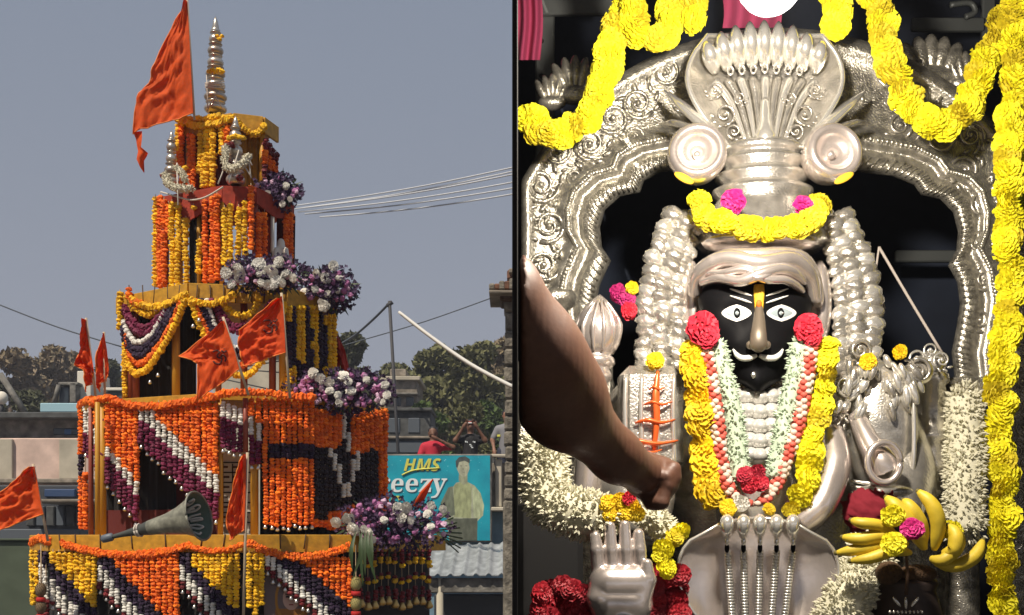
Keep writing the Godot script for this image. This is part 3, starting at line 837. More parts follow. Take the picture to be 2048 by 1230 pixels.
# a flag: its hoist runs down the stick, its fly edge is a second line; both are [px, py] lists from the top
func flag(hoist: Array, fly: Array, d: float, stick_a: Array, stick_b: Array, label: String, group: String, seed_: int, wave := 0.05, om := [], sr := 0.012) -> Node3D:
	var o := thing("saffron_flag", label, "flag", P(stick_b[0], stick_b[1], d), group)
	var H := []; var F := []
	for p in hoist: H.append(P(p[0], p[1], d - 0.02))
	for p in fly: F.append(P(p[0], p[1], d - 0.02))
	var pick := func(L: Array, t: float) -> Vector3:
		var x := t * (L.size() - 1)
		var i := mini(int(x), L.size() - 2)
		return L[i].lerp(L[i + 1], x - i)
	var ns := FastNoiseLite.new(); ns.seed = seed_; ns.frequency = 1.0
	var bend := func(u: float, v: float) -> Vector3:
		var p: Vector3 = pick.call(H, v).lerp(pick.call(F, v), u)
		var f := (sin(u * 7.0 + v * 5.0 + seed_) * 0.8 + ns.get_noise_2d(u * 3.1, v * 4.3) * 1.6 + ns.get_noise_2d(u * 9.0, v * 7.0) * 0.5) * wave * smoothstep(0.0, 0.35, u)
		return p + Vector3(0, 0, f)
	var st := new_st()
	grid(st, 30, 34, bend)
	part(o, "cloth", fin(st), M["saffron%d" % (seed_ % 2)])
	st = new_st()
	var edge := []
	for i in 25: edge.append(bend.call(1.0, i / 24.0))
	tube(st, edge, 0.006, 5)
	edge = []
	for i in 13: edge.append(bend.call(i / 12.0, 1.0))
	tube(st, edge, 0.006, 5)
	part(o, "fringe", fin(st), M.fringe)
	part(o, "stick", stick(P(stick_a[0], stick_a[1], d), P(stick_b[0], stick_b[1], d), sr, 7), M.flagstick)
	if om.size():
		var c := Vector2(om[0], om[1]); var s: float = om[2]
		st = new_st()
		for q in [[[-1.0, -0.8], [-0.3, -1.0], [0.1, -0.6], [-0.5, -0.1], [0.2, 0.2], [0.1, 0.9], [-0.6, 1.0], [-1.0, 0.6]], [[0.1, 0.0], [0.6, -0.3], [1.0, 0.2], [0.8, 0.7]], [[0.4, -0.9], [0.8, -0.7], [1.1, -1.0]], [[0.8, -1.25], [0.82, -1.2]]]:
			var L := []
			for e in q: L.append(P(c.x + e[0] * s, c.y + e[1] * s, d - 0.05 - wave))
			var mid: Array = []
			for p in spline(L, 3):   # lay the strokes on the cloth
				var best := 1e9; var bp := Vector3.ZERO
				for a in 16:
					for b in 16:
						var w: Vector3 = bend.call((a + 0.5) / 16.0, (b + 0.5) / 16.0)
						var dd := Vector2(w.x - p.x, w.y - p.y).length()
						if dd < best: best = dd; bp = w
				mid.append(Vector3(p.x, p.y, bp.z + 0.012))
			tube(st, mid, 0.008, 5)
		part(o, "emblem", fin(st), M.emblem)
	return o

func build_flags() -> void:
	for i in 2:
		mat("saffron%d" % i, lin(0.92, 0.125 - 0.02 * i, 0.008), 0.8)
		M["saffron%d" % i].backlight_enabled = true
		M["saffron%d" % i].backlight = lin(0.7, 0.07, 0.005)
		grain(M["saffron%d" % i], noise_tex(0.02, 21 + i, 0.85, 1.0), 3.0, bump_tex(0.012, 23 + i, 3.0), 0.35)
	mat("fringe", lin(0.80, 0.20, 0.02), 0.6)
	mat("flagstick", lin(0.50, 0.40, 0.28), 0.7)
	mat("emblem", lin(0.10, 0.018, 0.01), 0.8)
	var g := "saffron flags on the chariot"
	flag([[374, 0], [378, 60], [381, 120], [384, 180], [386, 226]], [[370, 4], [345, 44], [318, 100], [305, 140], [300, 166], [277, 188], [270, 220], [264, 266]], 11.4, [374, -6], [389, 240], "huge saffron flag flying at the very top, left of the tallest finial", g, 4, 0.035)
	var tail := new_st()
	var tp := [[266, 264, 284, 262], [272, 278, 284, 276], [274, 292, 282, 294], [276, 302, 296, 306], [273, 318, 294, 312], [280, 334, 288, 322], [288, 346, 289, 344]]
	grid(tail, 6, 6, func(u, v):
		var q: Array = tp[int(round(v * 6))]
		return P(lerpf(q[0], q[2], u), lerpf(q[1], q[3], u), 11.36 + 0.05 * sin(u * 3.0 + v * 6.0)))
	part(get_node("saffron_flag"), "tail", fin(tail), M.saffron0)
	flag([[564, 592], [568, 640], [570, 680], [571, 705]], [[556, 598], [478, 660], [476, 690], [487, 732]], 10.0, [563, 586], [580, 796], "large saffron flag with a dark emblem, nearer the white flower bunches", g, 7, 0.035, [538, 650, 13.0])
	flag([[448, 640], [458, 670], [470, 705], [478, 738]], [[440, 648], [356, 712], [384, 720], [396, 728], [396, 800]], 9.95, [446, 634], [497, 790], "saffron flag with a pale-lined emblem and a pointed tip, left of the large one", g, 10, 0.03, [436, 712, 13.0])
	flag([[172, 638], [176, 680], [186, 730], [188, 744]], [[169, 640], [158, 690], [148, 730], [172, 742], [174, 784]], 11.0, [172, 636], [193, 806], "limp saffron flag hanging at the second tier's left end, taller of the two there", g, 3, 0.06)
	flag([[208, 666], [214, 700], [218, 740], [216, 750]], [[206, 668], [196, 710], [193, 770], [196, 782]], 10.9, [208, 664], [210, 806], "narrow limp saffron flag beside the second tier's left post", g, 5, 0.04)
	flag([[68, 932], [76, 970], [82, 1010], [87, 1028]], [[64, 934], [20, 968], [-40, 1010], [-60, 1080]], 9.9, [66, 928], [96, 1082], "saffron flag flying off the lowest tier's left corner", g, 8, 0.045)
	flag([[492, 908], [492, 960], [490, 1010], [488, 1060]], [[486, 912], [470, 960], [450, 1044], [458, 1080]], 9.55, [495, 905], [487, 1230], "furled saffron flag hanging before the second tier's white notice board", g, 6, 0.05)
	mat("flag_red", lin(0.36, 0.02, 0.012), 0.8)
	var o := flag([[676, 668], [690, 700], [697, 730], [698, 756]], [[674, 670], [670, 700], [668, 730], [670, 756]], 11.9, [674, 664], [700, 770], "dark red flag half hidden behind the third tier's shaded side", g, 9, 0.03)
	(o.get_node("cloth") as MeshInstance3D).material_override = M.flag_red
	var st := new_st()
	tube(st, [P(834, 1012, 10.6), P(848, 985, 10.55), P(866, 958, 10.5)], [0.055, 0.045, 0.006], 10, 0.5)
	solo("rolled_pennant", fin(st), M.saffron1, Vector3.ZERO, "red pennant rolled into a cone, sticking out of the lowest flower bunch", "pennant")

func pompom(o: Node3D, px: float, py: float, d: float, rpx: float, called := "white_chrysanthemum", key := "white") -> void:
	var r := rpx * K * d
	part(o, called, G[("mum%d" if key == "white" else "ruff%d") % (rng.randi() % 3)], M[key + str(rng.randi() % 3)], Transform3D((facing(0.8) if key == "white" else turn()).scaled(Vector3(r, r, r)), P(px, py, d)))

func bunch(label: String, c: Array, rad: Array, whites: Array, pinks: int, darks: int, leaves: int, seed_: int) -> void:
	rng.seed = seed_
	var d: float = c[2]
	var o := thing("flower_bunch", label, "flowers", P(c[0], c[1] + rad[1], d), "flower bunches on the chariot's corners")
	var k := K * d
	var st := new_st(); st.set_smooth_group(0xFFFFFFFF)
	for i in darks:   # dark statice florets
		var q := Vector3(rng.randfn() * 0.5, rng.randfn() * 0.5, rng.randfn() * 0.45).limit_length(1.15)
		var p := P(c[0] + q.x * rad[0], c[1] + q.y * rad[1], d) + Vector3(0, 0, q.z * rad[1] * k * 1.3)
		for j in 3:
			var at := p + Vector3(rng.randfn(), rng.randfn(), rng.randfn()) * 3.2 * k
			var e := Vector3(rng.randfn() * 0.6, rng.randfn() * 0.6, 1.0).normalized()
			var s := e.cross(Vector3(0.2, 1.0, 0.1)).normalized()
			var a0 := rng.randf() * TAU
			for m in 4:
				var w := s.rotated(e, a0 + m * TAU / 4.0)
				var w2 := s.rotated(e, a0 + (m + 0.45) * TAU / 4.0); var w3 := s.rotated(e, a0 + (m - 0.45) * TAU / 4.0)
				var big := rng.randf_range(2.6, 4.2) * k
				tri(st, at - e * 1.2 * k, at + w2 * big * 0.8, at + w * big * 1.25 + e * 0.8 * k)
				tri(st, at - e * 1.2 * k, at + w * big * 1.25 + e * 0.8 * k, at + w3 * big * 0.8)
	tag(part(o, "violet_florets", fin(st), M.statice), "", "", "", "stuff")
	st = new_st(); st.set_smooth_group(0xFFFFFFFF)
	for i in leaves:
		var a := rng.randf() * TAU
		var q := Vector2(cos(a), sin(a)) * rng.randf_range(0.3, 1.0)
		var p := P(c[0] + q.x * rad[0], c[1] + q.y * rad[1] + 4, d) + Vector3(0, 0, rng.randf_range(-0.05, 0.05))
		var e := (Vector3(q.x, -q.y - 0.3, rng.randf_range(-0.2, 0.8))).normalized()
		var s := e.cross(Vector3(rng.randf(), rng.randf(), 1)).normalized() * 3.0 * k
		var l := rng.randf_range(14, 26) * k
		tri(st, p - s * 0.4, p + s, p + e * l); tri(st, p - s, p - s * 0.4, p + e * l)
	tag(part(o, "leaves", fin(st), M.leaf_dark), "", "", "", "stuff")
	for w in whites: pompom(o, w[0], w[1], d - rad[1] * k * 1.0 + rng.randf_range(-0.02, 0.02), w[2] * rng.randf_range(1.05, 1.25))
	for i in pinks:
		var q := Vector2(rng.randf_range(-1, 1), rng.randf_range(-0.9, 0.8))
		pompom(o, c[0] + q.x * rad[0] * 0.95, c[1] + q.y * rad[1] * sqrt(maxf(0.1, 1 - q.x * q.x * 0.7)), d - rad[1] * k * rng.randf_range(0.6, 0.95), rng.randf_range(4.5, 7.5), "pink_flower", "pink")

func build_bunches() -> void:
	for v in 3: G["pom%d" % v] = petals(70 + v, 80, 0.16, 0.9)
	mat("statice", lin(0.050, 0.024, 0.070), 0.85)
	mat("leaf_dark", lin(0.035, 0.06, 0.018), 0.6)
	bunch("white and violet flower bunch at the fourth tier's foot, above the larger emblem flag", [530, 548, 10.75], [78, 34], [[452, 546, 10], [476, 540, 13], [480, 556, 10], [463, 568, 8], [518, 530, 13], [524, 546, 12], [542, 544, 13], [558, 524, 10], [552, 562, 12], [536, 570, 10], [572, 548, 10], [586, 556, 9], [523, 566, 9], [548, 572, 9], [564, 566, 8]], 26, 420, 60, 1)
	bunch("wide dark violet and white flower bunch at the far right of the third tier", [652, 580, 11.5], [58, 42], [[634, 548, 9], [652, 556, 10], [667, 532, 11], [679, 556, 7], [608, 586, 11], [656, 588, 7], [648, 612, 11], [630, 578, 8], [676, 582, 6], [642, 604, 6]], 26, 460, 60, 2)
	bunch("dark violet and lilac flower bunch at the fourth tier's rim, beside the top tier", [555, 386, 11.6], [44, 34], [[572, 372, 7], [536, 386, 6], [565, 408, 7], [580, 398, 5]], 22, 340, 40, 3)
	bunch("pink and white flower bunch at the right end of the second tier's rim", [680, 782, 10.75], [98, 40], [[626, 746, 11], [640, 758, 11], [658, 764, 10], [660, 782, 9], [686, 752, 11], [696, 764, 9], [702, 782, 10], [676, 790, 7], [678, 806, 8], [770, 770, 8], [774, 790, 8], [766, 804, 7], [733, 760, 7]], 64, 520, 70, 4)
	bunch("largest pink, lilac and white flower bunch at the lowest tier's right corner", [790, 1046, 10.35], [104, 50], [[672, 1045, 11], [696, 1038, 11], [706, 1058, 14], [728, 1058, 8], [738, 1066, 9], [736, 1082, 10], [745, 1080, 8], [796, 1018, 12], [812, 1016, 11], [803, 1036, 10], [822, 1040, 9], [855, 1028, 9], [862, 1012, 8], [862, 1052, 7], [886, 1018, 8], [768, 1040, 7]], 84, 600, 80, 5)
	rng.seed = 77
	var st := new_st(); st.set_smooth_group(0)
	var o := thing("leaf_spray", "long green leaves hanging from the lowest tier's right corner", "leaves", P(725, 1180, 10.0))
	for i in 6:
		var x := 706.0 + i * 6.0
		var sp := spline(pix_path([[x + 6, 1062, 10.05], [x + rng.randf_range(-8, 12), 1100, 9.98], [x + rng.randf_range(-10, 24), 1140 + (i * 17) % 40, 10.0]]), 5)
		var leaf := new_st()
		var n := sp.size()
		grid(leaf, 2, n - 1, func(u, v):
			var p: Vector3 = sp[int(round(v * (n - 1)))]
			return p + Vector3((u - 0.5) * 2.0 * 0.018 * sin(PI * clampf(v, 0.06, 1.0)), 0, 0.008 * absf(u - 0.5)))
		part(o, "leaf", fin(leaf), M.leaf_dark if i % 2 else mat("leaf_mid", lin(0.03, 0.06, 0.015), 0.55))
	o = thing("palm_spray", "dark feathery leaves at the right of the lowest flower bunch", "leaves", P(890, 1080, 10.9))
	for i in 9:
		var a := -0.75 + i * 0.2
		var bx := 856.0 + i * 3.0
		part(o, "leaflet", stick(P(bx, 1056 + i * 2, 10.9), P(bx + 56 * cos(a), 1056 + i * 2 + 44 * sin(a), 10.8 + 0.03 * i), 0.007, 4), M.leaf_dark)
	# pineapple-like grain ornaments beside the right front corner, and the woolly pair on the left
	mat("husk", lin(0.30, 0.26, 0.10), 0.9)
	var k2 := new_st()
	ellip(k2, Vector3.ZERO, Vector3(1, 1.35, 1), 12, 10)
	for i in 110:
		var y := 1.0 - 2.0 * (i + 0.5) / 110.0
		var an := i * 2.39996
		var nn := Vector3(sqrt(1 - y * y) * cos(an), y, sqrt(1 - y * y) * sin(an))
		var b0 := nn * Vector3(1, 1.35, 1)
		var s1 := nn.cross(Vector3(0.1, 1, 0.2)).normalized() * 0.1
		k2.set_smooth_group(0xFFFFFFFF)
		tri(k2, b0 + s1, b0 - s1, b0 + nn * 0.2 + Vector3(0, 0.12, 0))
		tri(k2, b0 + s1.rotated(nn, 1.6), b0 - s1.rotated(nn, 1.6), b0 + nn * 0.2 + Vector3(0, 0.12, 0))
	G.husk = fin(k2)
	mat("red_cloth", lin(0.42, 0.012, 0.012), 0.8)
	for q in [[712, [1168, 1208], 10.05, "yellow-green", "string of grain-covered balls with red bands at the lowest tier's right corner"], [82, [1180, 1214], 10.55, "", "string of brown woolly balls with red bands at the lowest tier's left corner"]]:
		o = thing("ball_string", q[4], "ornament", P(q[0], 1225, q[2]), "ball strings at the corners")
		for y in q[1]: part(o, "husk_ball", G.husk, M.husk if q[0] > 500 else mat("wool", lin(0.17, 0.12, 0.07), 0.95), Transform3D(Basis.from_scale(Vector3.ONE * 10.5 * K * q[2]), P(q[0], y, q[2])))
		for y in q[1]:
			st = new_st(); lathe(st, [Vector2(0, -0.02), Vector2(0.042, -0.02), Vector2(0.045, 0), Vector2(0.042, 0.02), Vector2(0, 0.02)], 10, Transform3D(Basis(), P(q[0], y + 19, q[2])))
			part(o, "red_band", fin(st), M.red_cloth)
		part(o, "string", stick(P(q[0], 1090, q[2]), P(q[0], 1240, q[2]), 0.006, 5), M.twine)
	# small white plaster figure on the third tier
	st = new_st()
	caps_mesh(st, [[P(562, 520, 11.55), P(562, 498, 11.55), 0.075, 0.05], [P(562, 486, 11.55), P(562, 484, 11.55), 0.038, 0.036], [P(552, 500, 11.5), P(550, 516, 11.45), 0.026, 0.024], [P(572, 500, 11.5), P(574, 516, 11.45), 0.026, 0.024], [P(550, 522, 11.5), P(575, 522, 11.5), 0.045, 0.045]], 0.014, 0.03)
	solo("plaster_figure", fin(st), M.board_white, Vector3.ZERO, "small white plaster figure sitting among posts on the third tier's shaded side", "figurine")

func build_horn() -> void:
	mat("horn_grey", lin(0.34, 0.34, 0.27), 0.55)
	grain(M.horn_grey, noise_tex(0.012, 41, 0.55, 1.0), 4.0)
	mat("horn_green", lin(0.05, 0.10, 0.07), 0.6)
	mat("horn_dark", lin(0.05, 0.055, 0.05), 0.6)
	mat("horn_driver", lin(0.10, 0.12, 0.15), 0.5)
	mat("chalk", lin(0.55, 0.56, 0.50), 0.8)
	var d := 9.55
	var a := P(206, 1078, d + 0.1); var b := P(398, 1032, d - 0.12)
	var ax := (b - a).normalized()
	var sx := ax.cross(Vector3.UP).normalized()
	var xf := Transform3D(Basis(sx, ax, sx.cross(ax)), a)
	var L := a.distance_to(b)
	var k := K * d
	var o := thing("horn_loudspeaker", "weathered grey-green horn loudspeaker lying on the lowest tier's deck", "loudspeaker", P(300, 1085, d))
	var st := new_st()
	lathe(st, [Vector2(0, 0), Vector2(8 * k, 0), Vector2(8.5 * k, 6 * k), Vector2(8.5 * k, 20 * k), Vector2(5 * k, 24 * k)], 16, xf)
	part(o, "driver", fin(st), M.horn_driver)
	st = new_st()
	lathe(st, [Vector2(4 * k, 22 * k), Vector2(6 * k, 50 * k), Vector2(10 * k, 84 * k), Vector2(15 * k, 108 * k)], 20, xf)
	part(o, "throat", fin(st), M.horn_dark)
	st = new_st()
	lathe(st, [Vector2(15 * k, 108 * k), Vector2(20 * k, L * 0.68), Vector2(28 * k, L * 0.82), Vector2(40 * k, L * 0.95), Vector2(49 * k, L)], 28, xf)
	part(o, "bell", fin(st), M.horn_grey)
	st = new_st()
	lathe(st, [Vector2(48 * k, L + 0.001), Vector2(38 * k, L * 0.94), Vector2(25 * k, L * 0.82), Vector2(14 * k, L * 0.68), Vector2(0, L * 0.62)], 28, xf)
	part(o, "inner_face", fin(st), M.horn_green)
	st = new_st()
	var ring := []
	for i in 29: ring.append(xf * Vector3(49 * k * cos(i * TAU / 28), L, 49 * k * sin(i * TAU / 28)))
	tube(st, ring, 2.2 * k, 6)
	part(o, "rim", fin(st), M.horn_grey)
	for q in [[0.36, 11.0], [0.39, 12.5]]:
		st = new_st(); ring = []
		for i in 13: ring.append(xf * Vector3(q[1] * k * cos(i * TAU / 12), L * q[0], q[1] * k * sin(i * TAU / 12)))
		tube(st, ring, 2.0 * k, 5)
		part(o, "white_tie", fin(st), M.cotton)
	# hand-painted round letters inside the horn
	st = new_st()
	var glyphs := [[[-0.6, 0.3], [-0.1, 0.75], [0.5, 0.4], [0.2, -0.1], [-0.4, 0.1], [-0.5, -0.6], [0.3, -0.7]], [[-0.6, -0.4], [-0.5, 0.5], [0.1, 0.7], [0.5, 0.2], [0.1, -0.5], [-0.3, -0.2], [0.0, 0.2]], [[-0.6, 0.5], [-0.6, -0.4], [0.0, -0.6], [0.1, 0.3], [0.5, 0.5], [0.6, -0.5]], [[-0.5, 0.0], [-0.1, 0.6], [0.5, 0.3], [0.4, -0.4], [-0.2, -0.6], [-0.5, 0.0]], [[-0.5, 0.6], [0.4, 0.6], [0.1, 0.0], [0.5, -0.5], [-0.4, -0.6]]]
	for g in 5:
		var th := deg_to_rad(75.0 - g * 36.0)
		var pl := []
		for e in glyphs[g]:
			var rr: float = 0.66 + e[1] * 0.22
			var an: float = th - e[0] * 0.30
			pl.append(Vector3(rr * cos(an), rr * sin(an), 0))
		var on := []
		for p in spline(pl, 5):
			var rad := Vector2(p.x, p.y).length() * 46.0
			var deep := (lerpf(0.62, 0.68, rad / 14.0) if rad < 14.0 else (lerpf(0.68, 0.82, (rad - 14.0) / 11.0) if rad < 25.0 else (lerpf(0.82, 0.94, (rad - 25.0) / 13.0) if rad < 38.0 else lerpf(0.94, 1.0, (rad - 38.0) / 10.0)))) + 0.02
			on.append(xf * Vector3(-p.x * 45 * k, L * deep, p.y * 45 * k))
		tube(st, on, 2.3 * k, 5)
	part(o, "painted_letters", fin(st), M.chalk)
	# the painted portrait panel at the foot of the lowest tier
	var im := Image.create(128, 160, false, Image.FORMAT_RGB8)
	im.fill(Color(0.40, 0.34, 0.33))
	for y in 160:
		for x in 128:
			var hx := (x - 66.0) / 40.0; var hy := (y - 98.0) / 60.0
			if hx * hx + hy * hy < 1.0 and hx * hx + hy * hy > 0.72: im.set_pixel(x, y, Color(0.62, 0.42, 0.12))
			elif absf(x - 66.0) < 22 - maxf(0, 60 - y) * 0.35 and y > 22 and y < 78: im.set_pixel(x, y, Color(0.40, 0.22, 0.10))
			elif pow((x - 66.0) / 21, 2) + pow((y - 96.0) / 28, 2) < 1.0:
				var col := Color(0.72, 0.58, 0.52)
				if absf(y - 92.0) < 3 and absf(absf(x - 66.0) - 9.0) < 5: col = Color(0.1, 0.08, 0.08)
				elif absf(y - 86.0) < 1.5 and absf(absf(x - 66.0) - 9.0) < 6: col = Color(0.2, 0.12, 0.1)
				elif absf(y - 111.0) < 2 and absf(x - 66.0) < 6: col = Color(0.5, 0.2, 0.2)
				im.set_pixel(x, y, col)
			elif y > 120 and absf(x - 66.0) < 40: im.set_pixel(x, y, Color(0.55, 0.35, 0.12))
	var pm := StandardMaterial3D.new(); pm.albedo_texture = ImageTexture.create_from_image(im); pm.roughness = 0.7
	st = new_st(); st.set_smooth_group(0xFFFFFFFF)
	var q0 := fp(0, 528, 1115, 0.012); var q1 := fp(0, 632, 1115, 0.012); var q2 := fp(0, 632, 1250, 0.012); var q3 := fp(0, 528, 1250, 0.012)
	for e in [[q0, 0, 0], [q1, 1, 0], [q2, 1, 1], [q0, 0, 0], [q2, 1, 1], [q3, 0, 1]]:
		st.set_uv(Vector2(e[1], e[2])); st.add_vertex(e[0])
	solo("painted_panel", fin(st), pm, Vector3.ZERO, "painted panel of a crowned face behind strands at the lowest tier's foot", "painting")

# ---------- the street behind ----------
func block(parent: Node3D, called: String, x0: float, x1: float, y0: float, y1: float, d: float, depth: float, m: Material, bev := 0.02) -> MeshInstance3D:
	var a := P(x0, y1, d); var b := P(x1, y0, d)
	return part(parent, called, boxm((a + b) * 0.5 - Vector3(0, 0, depth * 0.5), Vector3(b.x - a.x, b.y - a.y, depth), bev), m)

func to_ground(parent: Node3D, called: String, x0: float, x1: float, y0: float, d: float, depth: float, m: Material) -> MeshInstance3D:
	var a := P(x0, y0, d); var b := P(x1, y0, d)
	return part(parent, called, boxm(Vector3((a.x + b.x) * 0.5, a.y * 0.5, -d - depth * 0.5), Vector3(b.x - a.x, a.y, depth), 0.03), m)

func leaf_cloud(c: Array, n: int, size: float, seed_: int) -> ArrayMesh:   # c: list of [centre, radius]
	var r := RandomNumberGenerator.new(); r.seed = seed_
	var st := new_st(); st.set_smooth_group(0xFFFFFFFF)
	var total := 0.0
	for q in c: total += q[1] * q[1]
	for q in c:
		var cnt := int(n * q[1] * q[1] / total)
		for i in cnt:
			var d := Vector3(r.randfn(), r.randfn(), r.randfn()).normalized()
			var p: Vector3 = q[0] + d * q[1] * pow(r.randf(), 0.45) * Vector3(1, 0.85, 1)
			var u := Vector3(r.randfn(), r.randfn(), r.randfn()).normalized()
			var v := u.cross(Vector3(r.randfn(), r.randfn(), r.randfn())).normalized()
			var s := size * r.randf_range(0.5, 1.3)
			var col := r.randf()
			st.set_color(Color(0.75 + 0.5 * col, 0.8 + 0.4 * col, 0.7 + 0.3 * col))
			tri(st, p - u * s, p + v * s * 0.5, p + u * s); tri(st, p - u * s, p + u * s, p - v * s * 0.5)
	return fin(st)

func tree(px: float, top: float, d: float, wide: float, key: String, label: String, seed_: int, low := 1010.0) -> void:
	var r := RandomNumberGenerator.new(); r.seed = seed_
	var base := P(px, HY, d); base.y = 0
	var o := thing("tree", label, "tree", base, "trees behind the chariot")
	var h := P(px, top, d).y
	var w := wide * K * d * 0.5
	var st := new_st()
	tube(st, [base, base + Vector3(0.1, h * 0.3, 0), base + Vector3(-0.1, h * 0.55, 0.1), base + Vector3(0.1, h * 0.8, 0)], [0.32, 0.24, 0.16, 0.05], 8)
	part(o, "trunk", fin(st), M.bark)
	var cl := []
	var lowy := maxf(1.2, P(px, low, d).y)
	for i in 16:
		var v := r.randf()
		var rr := w * r.randf_range(0.26, 0.44)
		var y := lerpf(lowy, h - rr * 0.7, v)
		var span := w * (0.55 + 0.45 * sin(PI * clampf(v * 0.8 + 0.1, 0, 1))) * (1.0 - 0.45 * v * v)
		var c := base + Vector3(r.randf_range(-1, 1) * (span - rr * 0.5), y, r.randf_range(-0.6, 0.6) * span)
		cl.append([c, rr])
		st = new_st()
		tube(st, [base + Vector3(0, y * 0.55, 0), (base + Vector3(0, y * 0.75, 0)).lerp(c, 0.5), c], [0.11, 0.07, 0.02], 5)
		part(o, "limb", fin(st), M.bark)
	part(o, "crown", leaf_cloud(cl, 11000, 0.10 + d * 0.0018, seed_), M[key])

func person(label: String, px: float, py: float, d: float, skin: Material, top: Material, lower: Material, arms: Array, hair: Material, lean := 0.0) -> Node3D:
	var h := P(px, py, d)
	var o := thing("person", label, "person", Vector3(h.x, maxf(0.0, h.y - 1.55), h.z))
	var hip := h + Vector3(lean, -0.78, 0)
	var caps := [[h + Vector3(0, 0.03, 0), h + Vector3(0, -0.04, 0.015), 0.092, 0.075], [h + Vector3(0, -0.01, 0.085), h + Vector3(0, -0.03, 0.1), 0.018, 0.018], [h + Vector3(0, -0.08, 0), h + Vector3(0, -0.18, -0.01), 0.055, 0.06],
		[h + Vector3(-0.13, -0.28, -0.02), h + Vector3(0.13, -0.28, -0.02), 0.085, 0.085], [h + Vector3(0, -0.3, 0), hip, 0.14, 0.135],
		[hip + Vector3(-0.08, 0, 0), hip + Vector3(-0.1, -0.36, 0.02), 0.1, 0.065], [hip + Vector3(0.08, 0, 0), hip + Vector3(0.1, -0.36, 0.02), 0.1, 0.065],
		[hip + Vector3(-0.1, -0.36, 0.02), hip + Vector3(-0.1, -0.74, 0), 0.062, 0.042], [hip + Vector3(0.1, -0.36, 0.02), hip + Vector3(0.1, -0.74, 0), 0.062, 0.042],
		[hip + Vector3(-0.1, -0.75, 0), hip + Vector3(-0.12, -0.76, 0.14), 0.04, 0.03], [hip + Vector3(0.1, -0.75, 0), hip + Vector3(0.12, -0.76, 0.14), 0.04, 0.03]]
	var sl := [[h + Vector3(-0.13, -0.28, -0.02), h + Vector3(0.13, -0.28, -0.02), 0.1, 0.1], [h + Vector3(0, -0.3, 0), hip, 0.155, 0.15]]
	var st := new_st()
	for i in 2:
		var s := h + Vector3(-0.19 if i == 0 else 0.19, -0.28, -0.02)
		var e: Vector3 = h + arms[i][0]
		var w: Vector3 = h + arms[i][1]
		caps.append([s, e, 0.06, 0.047]); caps.append([e, w, 0.046, 0.03])
		var dir := (w - e).normalized()
		caps.append([w, w + dir * 0.07, 0.032, 0.034])
		sl.append([s, s.lerp(e, 0.75), 0.078, 0.07])
		var side := dir.cross(Vector3(0, 0.3, 1)).normalized()
		for f in 4:
			var b0 := w + dir * 0.085 + side * (f - 1.5) * 0.017
			tube(st, [b0, b0 + dir * 0.04, b0 + dir * (0.062 - absf(f - 1.4) * 0.006) + Vector3(0, 0, 0.015)], [0.0095, 0.009, 0.007], 5)
		tube(st, [w + dir * 0.03 + side * 0.03, w + dir * 0.065 + side * 0.05, w + dir * 0.09 + side * 0.05], [0.011, 0.01, 0.007], 5)
	caps_mesh(st, caps, 0.026, 0.05)
	for s in [-1.0, 1.0]: ellip(st, h + Vector3(s * 0.088, -0.005, 0), Vector3(0.014, 0.03, 0.02), 6, 5)
	var body := part(o, "body", fin(st), skin)
	st = new_st(); caps_mesh(st, sl, 0.026, 0.05); part(o, "shirt", fin(st), top)
	st = new_st(); caps_mesh(st, [[hip + Vector3(-0.08, 0.04, 0), hip + Vector3(-0.1, -0.36, 0.02), 0.115, 0.085], [hip + Vector3(0.08, 0.04, 0), hip + Vector3(0.1, -0.36, 0.02), 0.115, 0.085], [hip + Vector3(-0.1, -0.36, 0.02), hip + Vector3(-0.1, -0.68, 0), 0.085, 0.07], [hip + Vector3(0.1, -0.36, 0.02), hip + Vector3(0.1, -0.68, 0), 0.085, 0.07]], 0.03, 0.04); part(o, "trousers", fin(st), lower)
	st = new_st(); ellip(st, h + Vector3(0, 0.045, -0.025), Vector3(0.106, 0.1, 0.105), 12, 8); part(o, "hair", fin(st), hair)
	for s in [-1.0, 1.0]:
		st = new_st(); ellip(st, h + Vector3(s * 0.034, 0.008, 0.078), Vector3(0.013, 0.007, 0.008), 6, 4); part(o, "eye", fin(st), M.drape_black)
	st = new_st(); ellip(st, h + Vector3(0, -0.062, 0.083), Vector3(0.024, 0.007, 0.01), 6, 4); part(o, "mouth", fin(st), M.lip)
	return o

